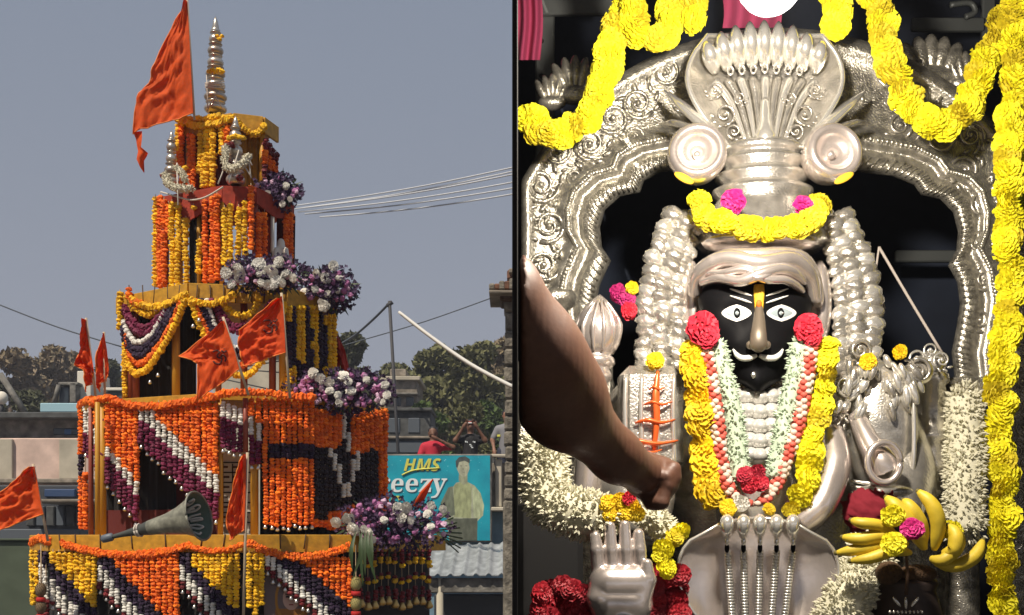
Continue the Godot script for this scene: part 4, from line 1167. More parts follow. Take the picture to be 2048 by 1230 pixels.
func build_street() -> void:
	mat("ground", lin(0.18, 0.15, 0.12), 0.95)
	grain(M.ground, noise_tex(0.02, 60, 0.6, 1.0), 0.3, bump_tex(0.05, 61, 3.0))
	var gm := PlaneMesh.new(); gm.size = Vector2(900, 900)
	solo("ground", gm, M.ground, Vector3.ZERO, "bare dusty street ground", "", "", "structure")
	mat("bark", lin(0.10, 0.07, 0.05), 0.95)
	for q in [["leaf_olive", 0.135, 0.135, 0.055], ["leaf_green", 0.075, 0.12, 0.03], ["leaf_brown", 0.22, 0.17, 0.115], ["leaf_deep", 0.075, 0.08, 0.042]]:
		mat(q[0], lin(q[1], q[2], q[3]), 0.8).vertex_color_use_as_albedo = true
		M[q[0]].backlight_enabled = true
		M[q[0]].backlight = lin(q[1] * 0.4, q[2] * 0.4, q[3] * 0.3)
	mat("concrete", lin(0.30, 0.285, 0.255), 0.9); grain(M.concrete, noise_tex(0.015, 62, 0.5, 1.0), 0.5, bump_tex(0.05, 63, 2.0))
	mat("plaster_pink", lin(0.74, 0.55, 0.47), 0.9); grain(M.plaster_pink, noise_tex(0.01, 64, 0.75, 1.0), 0.4)
	mat("plaster_cream", lin(0.55, 0.50, 0.40), 0.9); grain(M.plaster_cream, noise_tex(0.01, 65, 0.8, 1.0), 0.4)
	mat("plaster_beige", lin(0.36, 0.31, 0.25), 0.9); grain(M.plaster_beige, noise_tex(0.02, 66, 0.6, 1.0), 0.5)
	mat("paint_blue", lin(0.20, 0.34, 0.45), 0.8); grain(M.paint_blue, noise_tex(0.01, 67, 0.8, 1.0), 0.6)
	mat("awning_blue", lin(0.30, 0.48, 0.56), 0.6)
	mat("shop_dark", lin(0.035, 0.04, 0.05), 0.7)
	mat("grey_mid", lin(0.11, 0.115, 0.115), 0.85); grain(M.grey_mid, noise_tex(0.02, 68, 0.6, 1.0), 0.6)
	mat("slate_blue", lin(0.075, 0.09, 0.11), 0.7)
	mat("wall_green", lin(0.075, 0.10, 0.065), 0.85); grain(M.wall_green, noise_tex(0.012, 69, 0.85, 1.0), 0.6)
	mat("glass_dark", lin(0.03, 0.04, 0.05), 0.15)
	mat("iron_sheet", lin(0.52, 0.55, 0.57), 0.5, 0.2); grain(M.iron_sheet, noise_tex(0.012, 70, 0.6, 1.0), 0.9)
	mat("pole_dark", lin(0.045, 0.045, 0.05), 0.7)
	mat("cable_pale", lin(0.62, 0.61, 0.58), 0.6)
	mat("wire_grey", lin(0.50, 0.52, 0.56), 0.7)
	mat("lip", lin(0.20, 0.06, 0.05), 0.6)
	# trees on the horizon
	tree(20, 664, 62, 190, "leaf_brown", "brownish tree at the far left, its top cut by the left picture edge", 101)
	tree(95, 690, 66, 170, "leaf_brown", "brownish bushy tree behind the pale blue awning", 102)
	tree(160, 704, 70, 170, "leaf_brown", "dull brown tree behind the two limp flags", 103)
	tree(225, 716, 60, 130, "leaf_deep", "dark green tree directly left of the third tier", 104)
	tree(790, 716, 64, 130, "leaf_olive", "hazy olive tree behind the utility pole, above the beige block", 116)
	tree(-40, 720, 50, 150, "leaf_deep", "dark tree low at the left picture edge", 105)
	tree(60, 770, 46, 150, "leaf_deep", "dark low tree above the left grey roof", 112)
	tree(135, 775, 48, 110, "leaf_deep", "dark low tree behind the grey frame of the parked truck", 115)
	tree(702, 668, 48, 120, "leaf_deep", "dark green tree just right of the third tier", 106)
	tree(742, 735, 60, 80, "leaf_green", "small green tree behind the leaning utility pole", 107)
	tree(872, 690, 52, 190, "leaf_olive", "olive tree with a loose crown right of the utility pole", 108)
	tree(945, 660, 50, 210, "leaf_olive", "tallest olive tree, left of the stone pillar", 109)
	tree(1016, 676, 54, 150, "leaf_brown", "brownish tree behind the stone pillar", 110)
	tree(850, 790, 40, 120, "leaf_green", "low bright green tree above the person in red", 111)
	tree(930, 800, 41, 120, "leaf_olive", "low olive tree behind the person in black", 113)
	tree(985, 780, 44, 110, "leaf_green", "low green tree between the person in black and the pillar", 114)
	# buildings
	var o := thing("cream_building", "cream building seen through the open third tier, behind the flags", "building", Vector3(P(510, 0, 34).x, 0, -34))
	to_ground(o, "wall", 425, 640, 706, 34, 6, M.plaster_cream)
	block(o, "parapet", 422, 643, 700, 708, 33.9, 6.2, M.plaster_beige)
	for i in 3: block(o, "window", 440 + i * 66, 470 + i * 66, 815, 880, 33.98, 0.2, M.glass_dark)
	for w in [[[440, 742], [560, 722]], [[420, 752], [600, 792]], [[470, 738], [600, 748]]]:
		var st := new_st(); tube(st, [P(w[0][0], w[0][1], 26), P(w[1][0], w[1][1], 26)], 0.016, 5)
		solo("street_wire", fin(st), M.pole_dark, Vector3.ZERO, "thin dark wire in front of the cream building, %s of the three" % ["rising to the right", "lowest and falling", "nearly level"][[440, 420, 470].find(w[0][0])], "wire", "wires before the cream building")
	o = thing("beige_building", "distant beige block behind the leaning utility pole", "building", Vector3(P(795, 0, 46).x, 0, -46))
	to_ground(o, "wall", 752, 835, 756, 46, 3, M.plaster_beige)
	block(o, "roof_slab", 748, 840, 752, 760, 45.8, 3.4, M.plaster_cream)
	block(o, "roof_room", 780, 812, 738, 752, 46.4, 3, M.plaster_beige)
	block(o, "ledge", 750, 836, 785, 789, 45.7, 1, M.concrete)
	for i in 3: block(o, "window", 760 + i * 26, 776 + i * 26, 794, 812, 45.97, 0.2, M.glass_dark)
	o = thing("grey_building", "dark grey low building behind the second tier's right end", "building", Vector3(P(810, 0, 28).x, 0, -28))
	to_ground(o, "wall", 762, 862, 822, 28, 1.6, M.grey_mid)
	block(o, "roof_slab", 760, 864, 815, 822, 27.9, 1.8, M.grey_mid)
	for i in 2: block(o, "window", 776 + i * 40, 800 + i * 40, 836, 866, 27.97, 0.2, M.slate_blue)
	block(o, "sill_band", 762, 862, 872, 877, 27.9, 0.3, M.plaster_beige)
	block(o, "shutter", 772, 850, 882, 906, 27.96, 0.2, M.slate_blue)
	# left: concrete roof, pink house and stalls
	o = thing("pink_house", "pink-plastered house with a grey concrete upper wall at the left", "house", Vector3(P(80, 0, 30).x, 0, -30))
	to_ground(o, "wall", -70, 232, 876, 30, 7, M.plaster_pink)
	block(o, "upper_wall", -70, 232, 836, 876, 30.6, 6, M.concrete)
	block(o, "roof_edge", -74, 236, 824, 836, 30.0, 7, M.grey_mid)
	block(o, "window", 106, 160, 856, 870, 30.57, 0.2, M.glass_dark)
	block(o, "window_pane", 128, 142, 858, 869, 30.55, 0.1, mat("pane_blue", lin(0.03, 0.10, 0.25), 0.3))
	block(o, "pilaster", -70, 24, 878, 960, 29.9, 0.2, M.plaster_cream, 0.01)
	block(o, "pilaster", 118, 158, 878, 957, 29.93, 0.2, M.plaster_cream, 0.01)
	block(o, "ledge", -70, 235, 957, 966, 29.4, 0.8, M.plaster_beige)
	o = thing("left_stall", "dark roadside stall with a thin pale roof below the pink house", "stall", Vector3(P(80, 0, 26).x, 0, -26))
	to_ground(o, "back_wall", -70, 230, 970, 26, 0.3, M.shop_dark)
	block(o, "roof_sheet", 40, 190, 998, 1004, 24.0, 2.2, M.plaster_beige)
	block(o, "signboard", 88, 150, 978, 994, 25.9, 0.1, mat("sign_navy", lin(0.02, 0.05, 0.13), 0.6))
	for i in 6: block(o, "shutter_panel", 52 + i * 20, 68 + i * 20, 1012, 1052, 25.9, 0.1, M.slate_blue if i % 2 else M.grey_mid)
	block(o, "bench", -40, 160, 1058, 1080, 24.5, 1, M.slate_blue)
	o = thing("green_wall", "plain dark green wall at the lower left corner", "wall", Vector3(P(20, 0, 18).x, 0, -18))
	to_ground(o, "wall_face", -90, 250, 1080, 18, 0.25, M.wall_green)
	block(o, "coping", -92, 252, 1077, 1081, 17.95, 0.35, M.wall_green)
	o = thing("blue_awning", "pale blue sheet awning above the left grey roof", "awning", P(165, 825, 33))
	block(o, "sheet", 80, 250, 806, 824, 33, 3, M.awning_blue)
	o = thing("parked_truck", "grey truck cab with a pale frame behind the blue awning", "truck", Vector3(P(175, 0, 38).x, 0, -38))
	to_ground(o, "cab_body", 104, 262, 806, 38, 2.4, M.grey_mid)
	block(o, "windscreen", 118, 138, 774, 806, 37.9, 1.2, M.glass_dark)
	block(o, "door_pillar", 139, 152, 766, 806, 37.8, 1.4, M.concrete)
	part(o, "front_pillar", stick(P(108, 806, 37.8), P(118, 770, 37.8), 0.08), M.concrete)
	block(o, "cab_roof", 116, 156, 764, 770, 37.8, 1.6, M.concrete)
	block(o, "cargo_panel", 154, 182, 742, 806, 38.2, 1.8, M.board_white)
	block(o, "cargo_rail", 206, 262, 775, 781, 37.8, 2.0, M.board_white)
	block(o, "cargo_panel", 206, 262, 784, 806, 37.9, 2.0, M.grey_mid)
	o = thing("slanting_post", "grey post leaning at the far left below the trees", "post", P(52, 825, 35))
	part(o, "shaft", stick(P(0, 748, 35), P(52, 828, 35), 0.1, 8), M.concrete)
	var st := new_st(); ellip(st, P(3, 796, 34), Vector3(0.19, 0.2, 0.15), 14, 10)
	o = thing("round_lamp", "white round lamp at the left picture edge above the grey roof", "lamp", P(3, 812, 34))
	part(o, "globe", fin(st), M.board_white)
	part(o, "post", stick(P(3, 808, 34), P(3, 830, 34), 0.05), M.pole_dark)
	# right: sign, parapet, tin roof, stone pillar
	var poster := poster_image()
	var pm := StandardMaterial3D.new(); pm.albedo_texture = ImageTexture.create_from_image(poster); pm.roughness = 0.5
	var d := 22.0
	o = thing("shop_sign", "turquoise shop sign with a printed man and yellow and white lettering", "sign", P(880, 1084, d))
	block(o, "frame", 760, 984, 908, 1084, d, 0.14, M.concrete)
	st = new_st(); st.set_smooth_group(0xFFFFFFFF)
	for e in [[0, 0], [1, 0], [1, 1], [0, 0], [1, 1], [0, 1]]:
		st.set_uv(Vector2(e[0], e[1])); st.add_vertex(P(762 + 218 * e[0], 911 + 170 * e[1], d - 0.006))
	part(o, "printed_face", fin(st), pm)
	var bold := SystemFont.new(); bold.font_names = PackedStringArray(["Droid Sans"]); bold.font_weight = 700; bold.font_italic = true
	var serif := SystemFont.new(); serif.font_names = PackedStringArray(["Droid Serif"]); serif.font_weight = 700; serif.font_italic = true
	mat("letter_yellow", lin(0.62, 0.60, 0.10), 0.5); mat("letter_white", lin(0.72, 0.78, 0.8), 0.5); mat("letter_shadow", lin(0.02, 0.10, 0.16), 0.6)
	for q in [["HMS", 844, 930, 34.0, bold, "letter_yellow", 0.25], ["reezy", 824, 967, 50.0, serif, "letter_white", 0.12], ["S", 792, 1008, 44.0, serif, "letter_yellow", 0.1]]:
		for sh in 2:
			var tm := TextMesh.new(); tm.text = q[0]; tm.font = q[4]; tm.font_size = 64; tm.depth = 0.006; tm.pixel_size = q[3] * K * d / 64.0
			var bas := Basis(Vector3(1, 0, 0), Vector3(q[6], 1, 0), Vector3(0, 0, 1))
			part(o, "lettering" if sh == 0 else "letter_shadow", tm, M[q[5]] if sh == 0 else M.letter_shadow, Transform3D(bas, P(q[1] + sh * 1.5, q[2] + sh * 2.0, d - (0.016 if sh == 0 else 0.010))))
	st = new_st(); tube(st, spline(pix_path([[804, 950, d - 0.02], [830, 940, d - 0.02], [880, 936, d - 0.02]]), 5), 0.016, 5)
	part(o, "swash", fin(st), M.letter_yellow)
	o = thing("blue_shop", "pale blue and white shop front to the right of the turquoise sign", "shop", Vector3(P(1000, 0, 22.6).x, 0, -22.6))
	to_ground(o, "wall", 770, 1120, 1022, 22.6, 3, M.paint_blue)
	block(o, "balcony_wall", 984, 1120, 926, 1016, 22.3, 1.0, M.plaster_beige)
	block(o, "pier", 990, 1004, 918, 1014, 22.2, 0.3, M.plaster_cream)
	block(o, "rail", 982, 1120, 908, 914, 22.1, 0.2, M.plaster_cream)
	block(o, "ledge", 980, 1120, 1014, 1022, 22.0, 0.6, M.plaster_cream)
	block(o, "wall_panel", 760, 990, 912, 1024, 22.5, 1.2, M.grey_mid)
	block(o, "hook", 1012, 1020, 1051, 1054, 22.55, 0.1, M.pole_dark)
	# corrugated roof, sloping towards the street
	o = thing("tin_roofed_stall", "stall with a corrugated iron roof and dark front below the turquoise sign", "stall", Vector3(P(960, 0, 19).x, 0, -19))
	st = new_st()
	var A := P(868, 1092, 20.6); var B := P(1120, 1084, 20.6); var C := P(1130, 1150, 18.6); var D := P(850, 1152, 18.6)
	for side in [0.0, -0.012]:
		grid(st, 90, 6, func(u, v):
			var p := A.lerp(B, u).lerp(D.lerp(C, u), v)
			return p + Vector3(0, (absf(fposmod(u * 11.0, 1.0) - 0.5) - 0.25) * 0.0 + maxf(0, cos(u * 11.0 * TAU) - 0.2) * 0.05 + side, 0))
	part(o, "corrugated_sheet", fin(st), M.iron_sheet)
	block(o, "front_board", 850, 1130, 1156, 1186, 18.7, 0.1, M.concrete)
	to_ground(o, "dark_front", 868, 1130, 1188, 19.2, 0.2, M.shop_dark)
	part(o, "post", stick(Vector3(P(880, 0, 18.75).x, 0, -18.75), P(880, 1156, 18.75), 0.06), M.plaster_cream)
	# stone pillar with broken eave
	mat("stone_grey", lin(0.30, 0.27, 0.22), 0.95); grain(M.stone_grey, noise_tex(0.02, 71, 0.55, 1.0), 1.2, bump_tex(0.04, 72, 4.0))
	mat("tile_red", lin(0.26, 0.12, 0.07), 0.9); grain(M.tile_red, noise_tex(0.02, 73, 0.55, 1.0), 1.5)
	d = 16.0
	o = thing("stone_pillar", "old stone pillar with a tiled eave at the right edge of the street", "pillar", Vector3(P(1030, 0, d).x, 0, -d))
	var y := 600.0
	var i := 0
	while y < 1000:
		var hh := 24.0 + (i * 13) % 14
		block(o, "stone_block", 1008.0 + ((i * 7) % 4) * 0.8, 1052, y, y + hh - 1.2, d + ((i * 5) % 3) * 0.012, 0.5, M.stone_grey, 0.03)
		y += hh; i += 1
	to_ground(o, "footing", 1006, 1054, 1000, d, 0.5, M.stone_grey)
	block(o, "eave_slab", 978, 1080, 580, 586, d - 0.3, 1.0, M.plaster_beige)
	block(o, "bracket", 1000, 1064, 586, 601, d - 0.1, 0.6, M.wood_brown)
	for q in 8:
		block(o, "eave_tile", 978 + q * 10, 990 + q * 10, 566 - q * 2.5 + (q % 2) * 3, 579, d - 0.28, 0.8, M.tile_red if q % 2 else M.stone_grey, 0.04)
	block(o, "crown_block", 1014, 1050, 536, 560, d - 0.1, 0.6, M.tile_red, 0.04)
	block(o, "crown_block", 1018, 1046, 536, 546, d - 0.2, 0.5, M.plaster_beige, 0.04)
	# poles and wires
	o = thing("utility_pole", "thin dark utility pole leaning slightly, right of the chariot", "pole", Vector3(P(810, 0, 26).x, 0, -26))
	part(o, "shaft", stick(P(806, 1075, 26), P(779, 602, 26), 0.038, 8), M.pole_dark)
	part(o, "cap", stick(P(774, 612, 26), P(785, 604, 26), 0.05, 6), M.pole_dark)
	st = new_st(); tube(st, spline(pix_path([[779, 606, 26], [745, 640, 27.5], [705, 674, 29], [660, 700, 31]]), 5), 0.03, 6)
	solo("bundled_cable", fin(st), M.slate_blue, Vector3.ZERO, "bundled cable running down to the left from the utility pole's top", "cable")
	st = new_st(); tube(st, spline(pix_path([[798, 624, 12], [860, 672, 11.8], [940, 728, 11.6], [1030, 776, 11.4]]), 6), [0.016, 0.018, 0.019, 0.02, 0.02, 0.02, 0.02, 0.021, 0.021, 0.021, 0.022, 0.022, 0.022, 0.022, 0.022, 0.022, 0.022, 0.022, 0.022], 6)
	solo("pale_rope", fin(st), M.cable_pale, Vector3.ZERO, "pale rope slanting down to the right past the olive trees", "rope")
	var k := 0
	for w in [[586, 412, 1040, 332], [590, 418, 1040, 346], [596, 424, 1040, 362], [604, 416, 1040, 340], [610, 428, 1040, 374], [640, 434, 1040, 386]]:
		st = new_st()
		var wl := []
		for t in 13: wl.append(P(lerpf(w[0], w[2], t / 12.0), lerpf(w[1], w[3], t / 12.0) + sin(PI * t / 12.0) * 6.0, lerpf(18.0, 15.0, t / 12.0)))
		tube(st, wl, 0.011, 5)
		solo("overhead_wire", fin(st), M.wire_grey, Vector3.ZERO, "pale overhead wire across the sky right of the fourth tier, %s from the top" % ORD[[1, 3, 4, 2, 5, 6][k]], "wire", "pale overhead wires"); k += 1
	for w in [[-10, 606, 245, 694, 30.0, "left sky, falling towards the third tier"], [690, 690, 1010, 586, 34.0, "right sky, rising to the stone pillar's eave"]]:
		st = new_st(); tube(st, spline(pix_path([[w[0], w[1], w[4]], [(w[0] + w[2]) * 0.5, (w[1] + w[3]) * 0.5 + 5, w[4]], [w[2], w[3], w[4]]]), 5), 0.018, 5)
		solo("thin_wire", fin(st), M.slate_blue, Vector3.ZERO, "thin grey wire in the %s" % w[5], "wire")
	# people on the roof behind the sign
	mat("skin_brown", lin(0.16, 0.075, 0.045), 0.6); mat("skin_light", lin(0.26, 0.13, 0.085), 0.6)
	mat("hair_black", lin(0.012, 0.010, 0.010), 0.5); mat("shirt_red", lin(0.45, 0.012, 0.035), 0.8); mat("shirt_black", lin(0.012, 0.012, 0.014), 0.85)
	mat("shirt_grey", lin(0.20, 0.20, 0.22), 0.85); mat("cloth_navy", lin(0.03, 0.035, 0.06), 0.85); mat("cap_red", lin(0.30, 0.03, 0.03), 0.8)
	person("person in a red top with one arm raised to the face, behind the sign", 866, 866, 23.4, M.skin_brown, M.shirt_red, M.cloth_navy, [[Vector3(-0.27, -0.5, 0.05), Vector3(-0.12, -0.62, 0.2)], [Vector3(0.42, -0.3, 0.08), Vector3(0.06, -0.12, 0.2)]], M.hair_black)
	var pp := person("person in a black printed top and red headband, both hands held to the face", 941, 852, 23.3, M.skin_brown, M.shirt_black, M.shirt_black, [[Vector3(-0.3, -0.3, 0.12), Vector3(-0.12, -0.02, 0.2)], [Vector3(0.3, -0.3, 0.12), Vector3(0.12, -0.02, 0.2)]], M.hair_black)
	var hd := P(941, 852, 23.3)
	st = new_st(); lathe(st, [Vector2(0.108, 0.03), Vector2(0.113, 0.045), Vector2(0.113, 0.075), Vector2(0.106, 0.085)], 16, Transform3D(Basis(), hd)); part(pp, "headband", fin(st), M.cap_red)
	part(pp, "band_stripe", boxm(hd + Vector3(0, 0.052, 0.113), Vector3(0.15, 0.022, 0.02), 0.004), M.letter_white)
	for i2 in 6: part(pp, "shirt_print", boxm(hd + Vector3(-0.09 + 0.036 * i2, -0.33 - (i2 % 2) * 0.008, 0.135), Vector3(0.026, 0.03, 0.02), 0.002), M.letter_white)
	for i2 in 3: part(pp, "shirt_print", boxm(hd + Vector3(0.0 + 0.02 * i2, -0.39 - 0.03 * i2, 0.15), Vector3(0.04, 0.018, 0.02), 0.002), M.letter_white)
	var p3 := person("person in a grey and yellow shirt leaning on the railing beside the stone pillar", 1014, 832, 23.8, M.skin_light, M.shirt_grey, M.cloth_navy, [[Vector3(-0.3, -0.5, 0.0), Vector3(-0.26, -0.74, 0.12)], [Vector3(0.26, -0.5, 0.05), Vector3(0.1, -0.66, 0.2)]], M.hair_black, -0.02)
	for i2 in 3: part(p3, "shirt_print", boxm(P(1014, 832, 23.8) + Vector3(-0.17 + 0.15 * i2, -0.42 - (i2 % 2) * 0.14, 0.13 - absf(i2 - 1) * 0.05), Vector3(0.07, 0.05, 0.04), 0.01), M.letter_yellow)

func poster_image() -> Image:   # the flat print of the sign: turquoise ground, snow specks, a standing man in a pale jacket
	var w := 436; var h := 340
	var im := Image.create(w, h, false, Image.FORMAT_RGB8)
	var n := FastNoiseLite.new(); n.seed = 5; n.frequency = 0.008
	for y in h:
		for x in w:
			var t := n.get_noise_2d(x, y) * 0.5 + 0.5
			im.set_pixel(x, y, Color(0.03, 0.52, 0.62).lerp(Color(0.10, 0.68, 0.76), t))
	var r := RandomNumberGenerator.new(); r.seed = 9
	for i in 70:
		var c := Vector2i(r.randi() % w, r.randi() % h)
		im.fill_rect(Rect2i(c, Vector2i.ONE * (1 + r.randi() % 3)), Color(0.6, 0.85, 0.88))
	var figs := [
		[[[268, 150], [300, 108], [322, 102], [345, 105], [372, 118], [398, 150], [412, 200], [408, 240], [385, 262], [384, 340], [272, 340], [262, 250], [240, 245], [238, 190]], Color(0.66, 0.68, 0.60)],
		[[[290, 120], [318, 106], [350, 108], [362, 128], [360, 250], [292, 246]], Color(0.63, 0.66, 0.50)],
		[[[238, 190], [268, 128], [286, 122], [296, 236], [262, 250], [240, 240]], Color(0.44, 0.47, 0.40)],
		[[[364, 120], [374, 120], [398, 150], [412, 200], [406, 240], [384, 258], [370, 240]], Color(0.70, 0.74, 0.60)],
		[[[268, 252], [386, 250], [384, 340], [274, 340]], Color(0.36, 0.38, 0.33)],
		[[[310, 100], [312, 60], [345, 60], [346, 108], [330, 118]], Color(0.60, 0.62, 0.52)],
		[[[302, 52], [306, 20], [328, 8], [350, 20], [354, 52], [344, 78], [330, 86], [314, 76]], Color(0.68, 0.69, 0.60)],
		[[[300, 46], [298, 22], [312, 6], [336, 2], [354, 14], [354, 30], [334, 20], [312, 26], [306, 48]], Color(0.30, 0.33, 0.33)]]
	for f in figs:
		var poly := PackedVector2Array()
		for p in f[0]: poly.append(Vector2(p[0], p[1]))
		for y in h:
			for x in range(232, 416):
				if Geometry2D.is_point_in_polygon(Vector2(x, y), poly):
					var k := 0.9 + 0.2 * (n.get_noise_2d(x * 6.0, y * 2.5) + 0.3)
					im.set_pixel(x, y, Color(f[1].r * k, f[1].g * k, f[1].b * k))
	for q in [[316, 40, 8, 3], [337, 40, 8, 3], [326, 66, 10, 2], [327, 50, 3, 8]]:
		im.fill_rect(Rect2i(q[0], q[1], q[2], q[3]), Color(0.42, 0.43, 0.38))
	return im

# ---------- the shrine ----------
func ring_path(cx: float, cy: float, rx: float, ry: float, d: float, a0: float, a1: float, n: int) -> Array:
	var out := []
	for i in n + 1:
		var a := deg_to_rad(lerpf(a0, a1, float(i) / n))
		out.append(P(cx + rx * cos(a), cy + ry * sin(a), d))
	return out

func flower_head(seed_: int) -> ArrayMesh:   # a round double flower head facing +y: tiers of broad petals over a soft base
	var r := RandomNumberGenerator.new(); r.seed = seed_
	var st := new_st()
	ellip(st, Vector3(0, -0.08, 0), Vector3(0.74, 0.46, 0.74), 9, 6)
	st.set_smooth_group(0xFFFFFFFF)
	for ring in [[1.0, 13, 0.02, 0.62], [0.94, 12, 0.2, 0.5], [0.76, 11, 0.38, 0.38], [0.54, 8, 0.5, 0.22], [0.3, 6, 0.56, 0.08], [0.9, 11, -0.28, 0.5]]:
		for i in ring[1]:
			var a: float = TAU * (i + r.randf_range(-0.3, 0.3)) / ring[1] + ring[0] * 3.0
			var o: float = ring[0] * r.randf_range(0.88, 1.1)
			var d := Vector3(cos(a), 0, sin(a)); var s := Vector3(-sin(a), 0, cos(a))
			var w: float = TAU * ring[0] / ring[1] * r.randf_range(0.5, 0.75)
			var h: float = ring[2] + r.randf_range(-0.06, 0.1)
			var p0: Vector3 = d * ring[3] + Vector3(0, ring[2] - 0.08, 0)
			var pl := d * o * 0.9 + s * w + Vector3(0, h + 0.05, 0)
			var pt := d * o + Vector3(0, h - 0.05, 0)
			var pr := d * o * 0.9 - s * w + Vector3(0, h + r.randf_range(0, 0.1), 0)
			tri(st, p0, pl, pt); tri(st, p0, pt, pr)
	return fin(st)

func mum(o: Node3D, px: float, py: float, d: float, rpx: float, key: String, called := "chrysanthemum") -> void:
	var r := rpx * K * d * rng.randf_range(0.92, 1.08)
	var b := facing(0.5)
	part(o, called, G["mum%d" % (rng.randi() % 4)], M[key + str(rng.randi() % 3)], Transform3D(b.scaled(Vector3(r, r, r)), P(px, py, d)))

func mum_garland(label: String, path: Array, step: float, rpx: float, spread: float, key: String, group := "", called := "flower_garland") -> void:
	var line := spline(pix_path(path), 6)
	var d: float = path[path.size() / 2][2]
	var o := thing(called, label, "garland", line[line.size() / 2], group)
	for p in along(line, step * K * d):
		for j in (2 if spread > 8.0 else 1):
			var r := rpx * K * d * rng.randf_range(0.88, 1.12)
			var b := facing(0.75)
			var off := Vector3(rng.randf_range(-1, 1), rng.randf_range(-0.6, 0.6), rng.randf_range(-0.3, 0.6)) * spread * K * d
			part(o, "chrysanthemum", G["mum%d" % (rng.randi() % 4)], M[key + str(rng.randi() % 3)], Transform3D(b.scaled(Vector3(r, r, r)), p + off))

func tube_px(pts: Array, r, n := 4, segs := 8, squash := 1.0) -> ArrayMesh:
	var st := new_st()
	var line := spline(pix_path(pts), n)
	var d: float = pts[0][2]
	if r is Array:
		var rr := []
		for i in line.size():
			var x: float = float(i) / (line.size() - 1) * (r.size() - 1)
			var j := mini(int(x), r.size() - 2)
			rr.append(lerpf(r[j], r[j + 1], x - j) * K * d)
		tube(st, line, rr, segs, squash)
	else: tube(st, line, float(r) * K * d, segs, squash)
	return fin(st)

func ell_px(px: float, py: float, d: float, rx: float, ry: float, rz: float, rot := 0.0, nu := 16, nv := 10) -> ArrayMesh:
	var st := new_st()
	ellip(st, P(px, py, d), Vector3(rx, ry, rz) * K * d, nu, nv, Basis(Vector3.BACK, deg_to_rad(rot)))
	return fin(st)

func scroll(cx: float, cy: float, d: float, r: float, turns: float, a0: float, hand: float) -> ArrayMesh:
	var st := new_st()
	var pts := []; var rr := []
	var n := int(turns * 14)
	for i in n + 1:
		var t := float(i) / n
		var a := deg_to_rad(a0) + hand * t * turns * TAU
		var q := r * (1.0 - t * 0.82)
		pts.append(P(cx + q * cos(a), cy + q * sin(a), d))
		rr.append((r * 0.15 * (1.0 - 0.45 * t)) * K * d)
	tube(st, pts, rr, 6)
	ellip(st, P(cx, cy, d), Vector3.ONE * r * 0.2 * K * d, 8, 6)
	for i in 3:   # curling leaves off the outer turn
		var a := deg_to_rad(a0) - hand * (0.35 + i * 0.55)
		var c := P(cx + r * 1.18 * cos(a), cy + r * 1.18 * sin(a), d)
		ellip(st, c, Vector3(r * 0.34, r * 0.13, r * 0.12) * K * d, 8, 5, Basis(Vector3.BACK, -a + hand * 0.9))
	return fin(st)

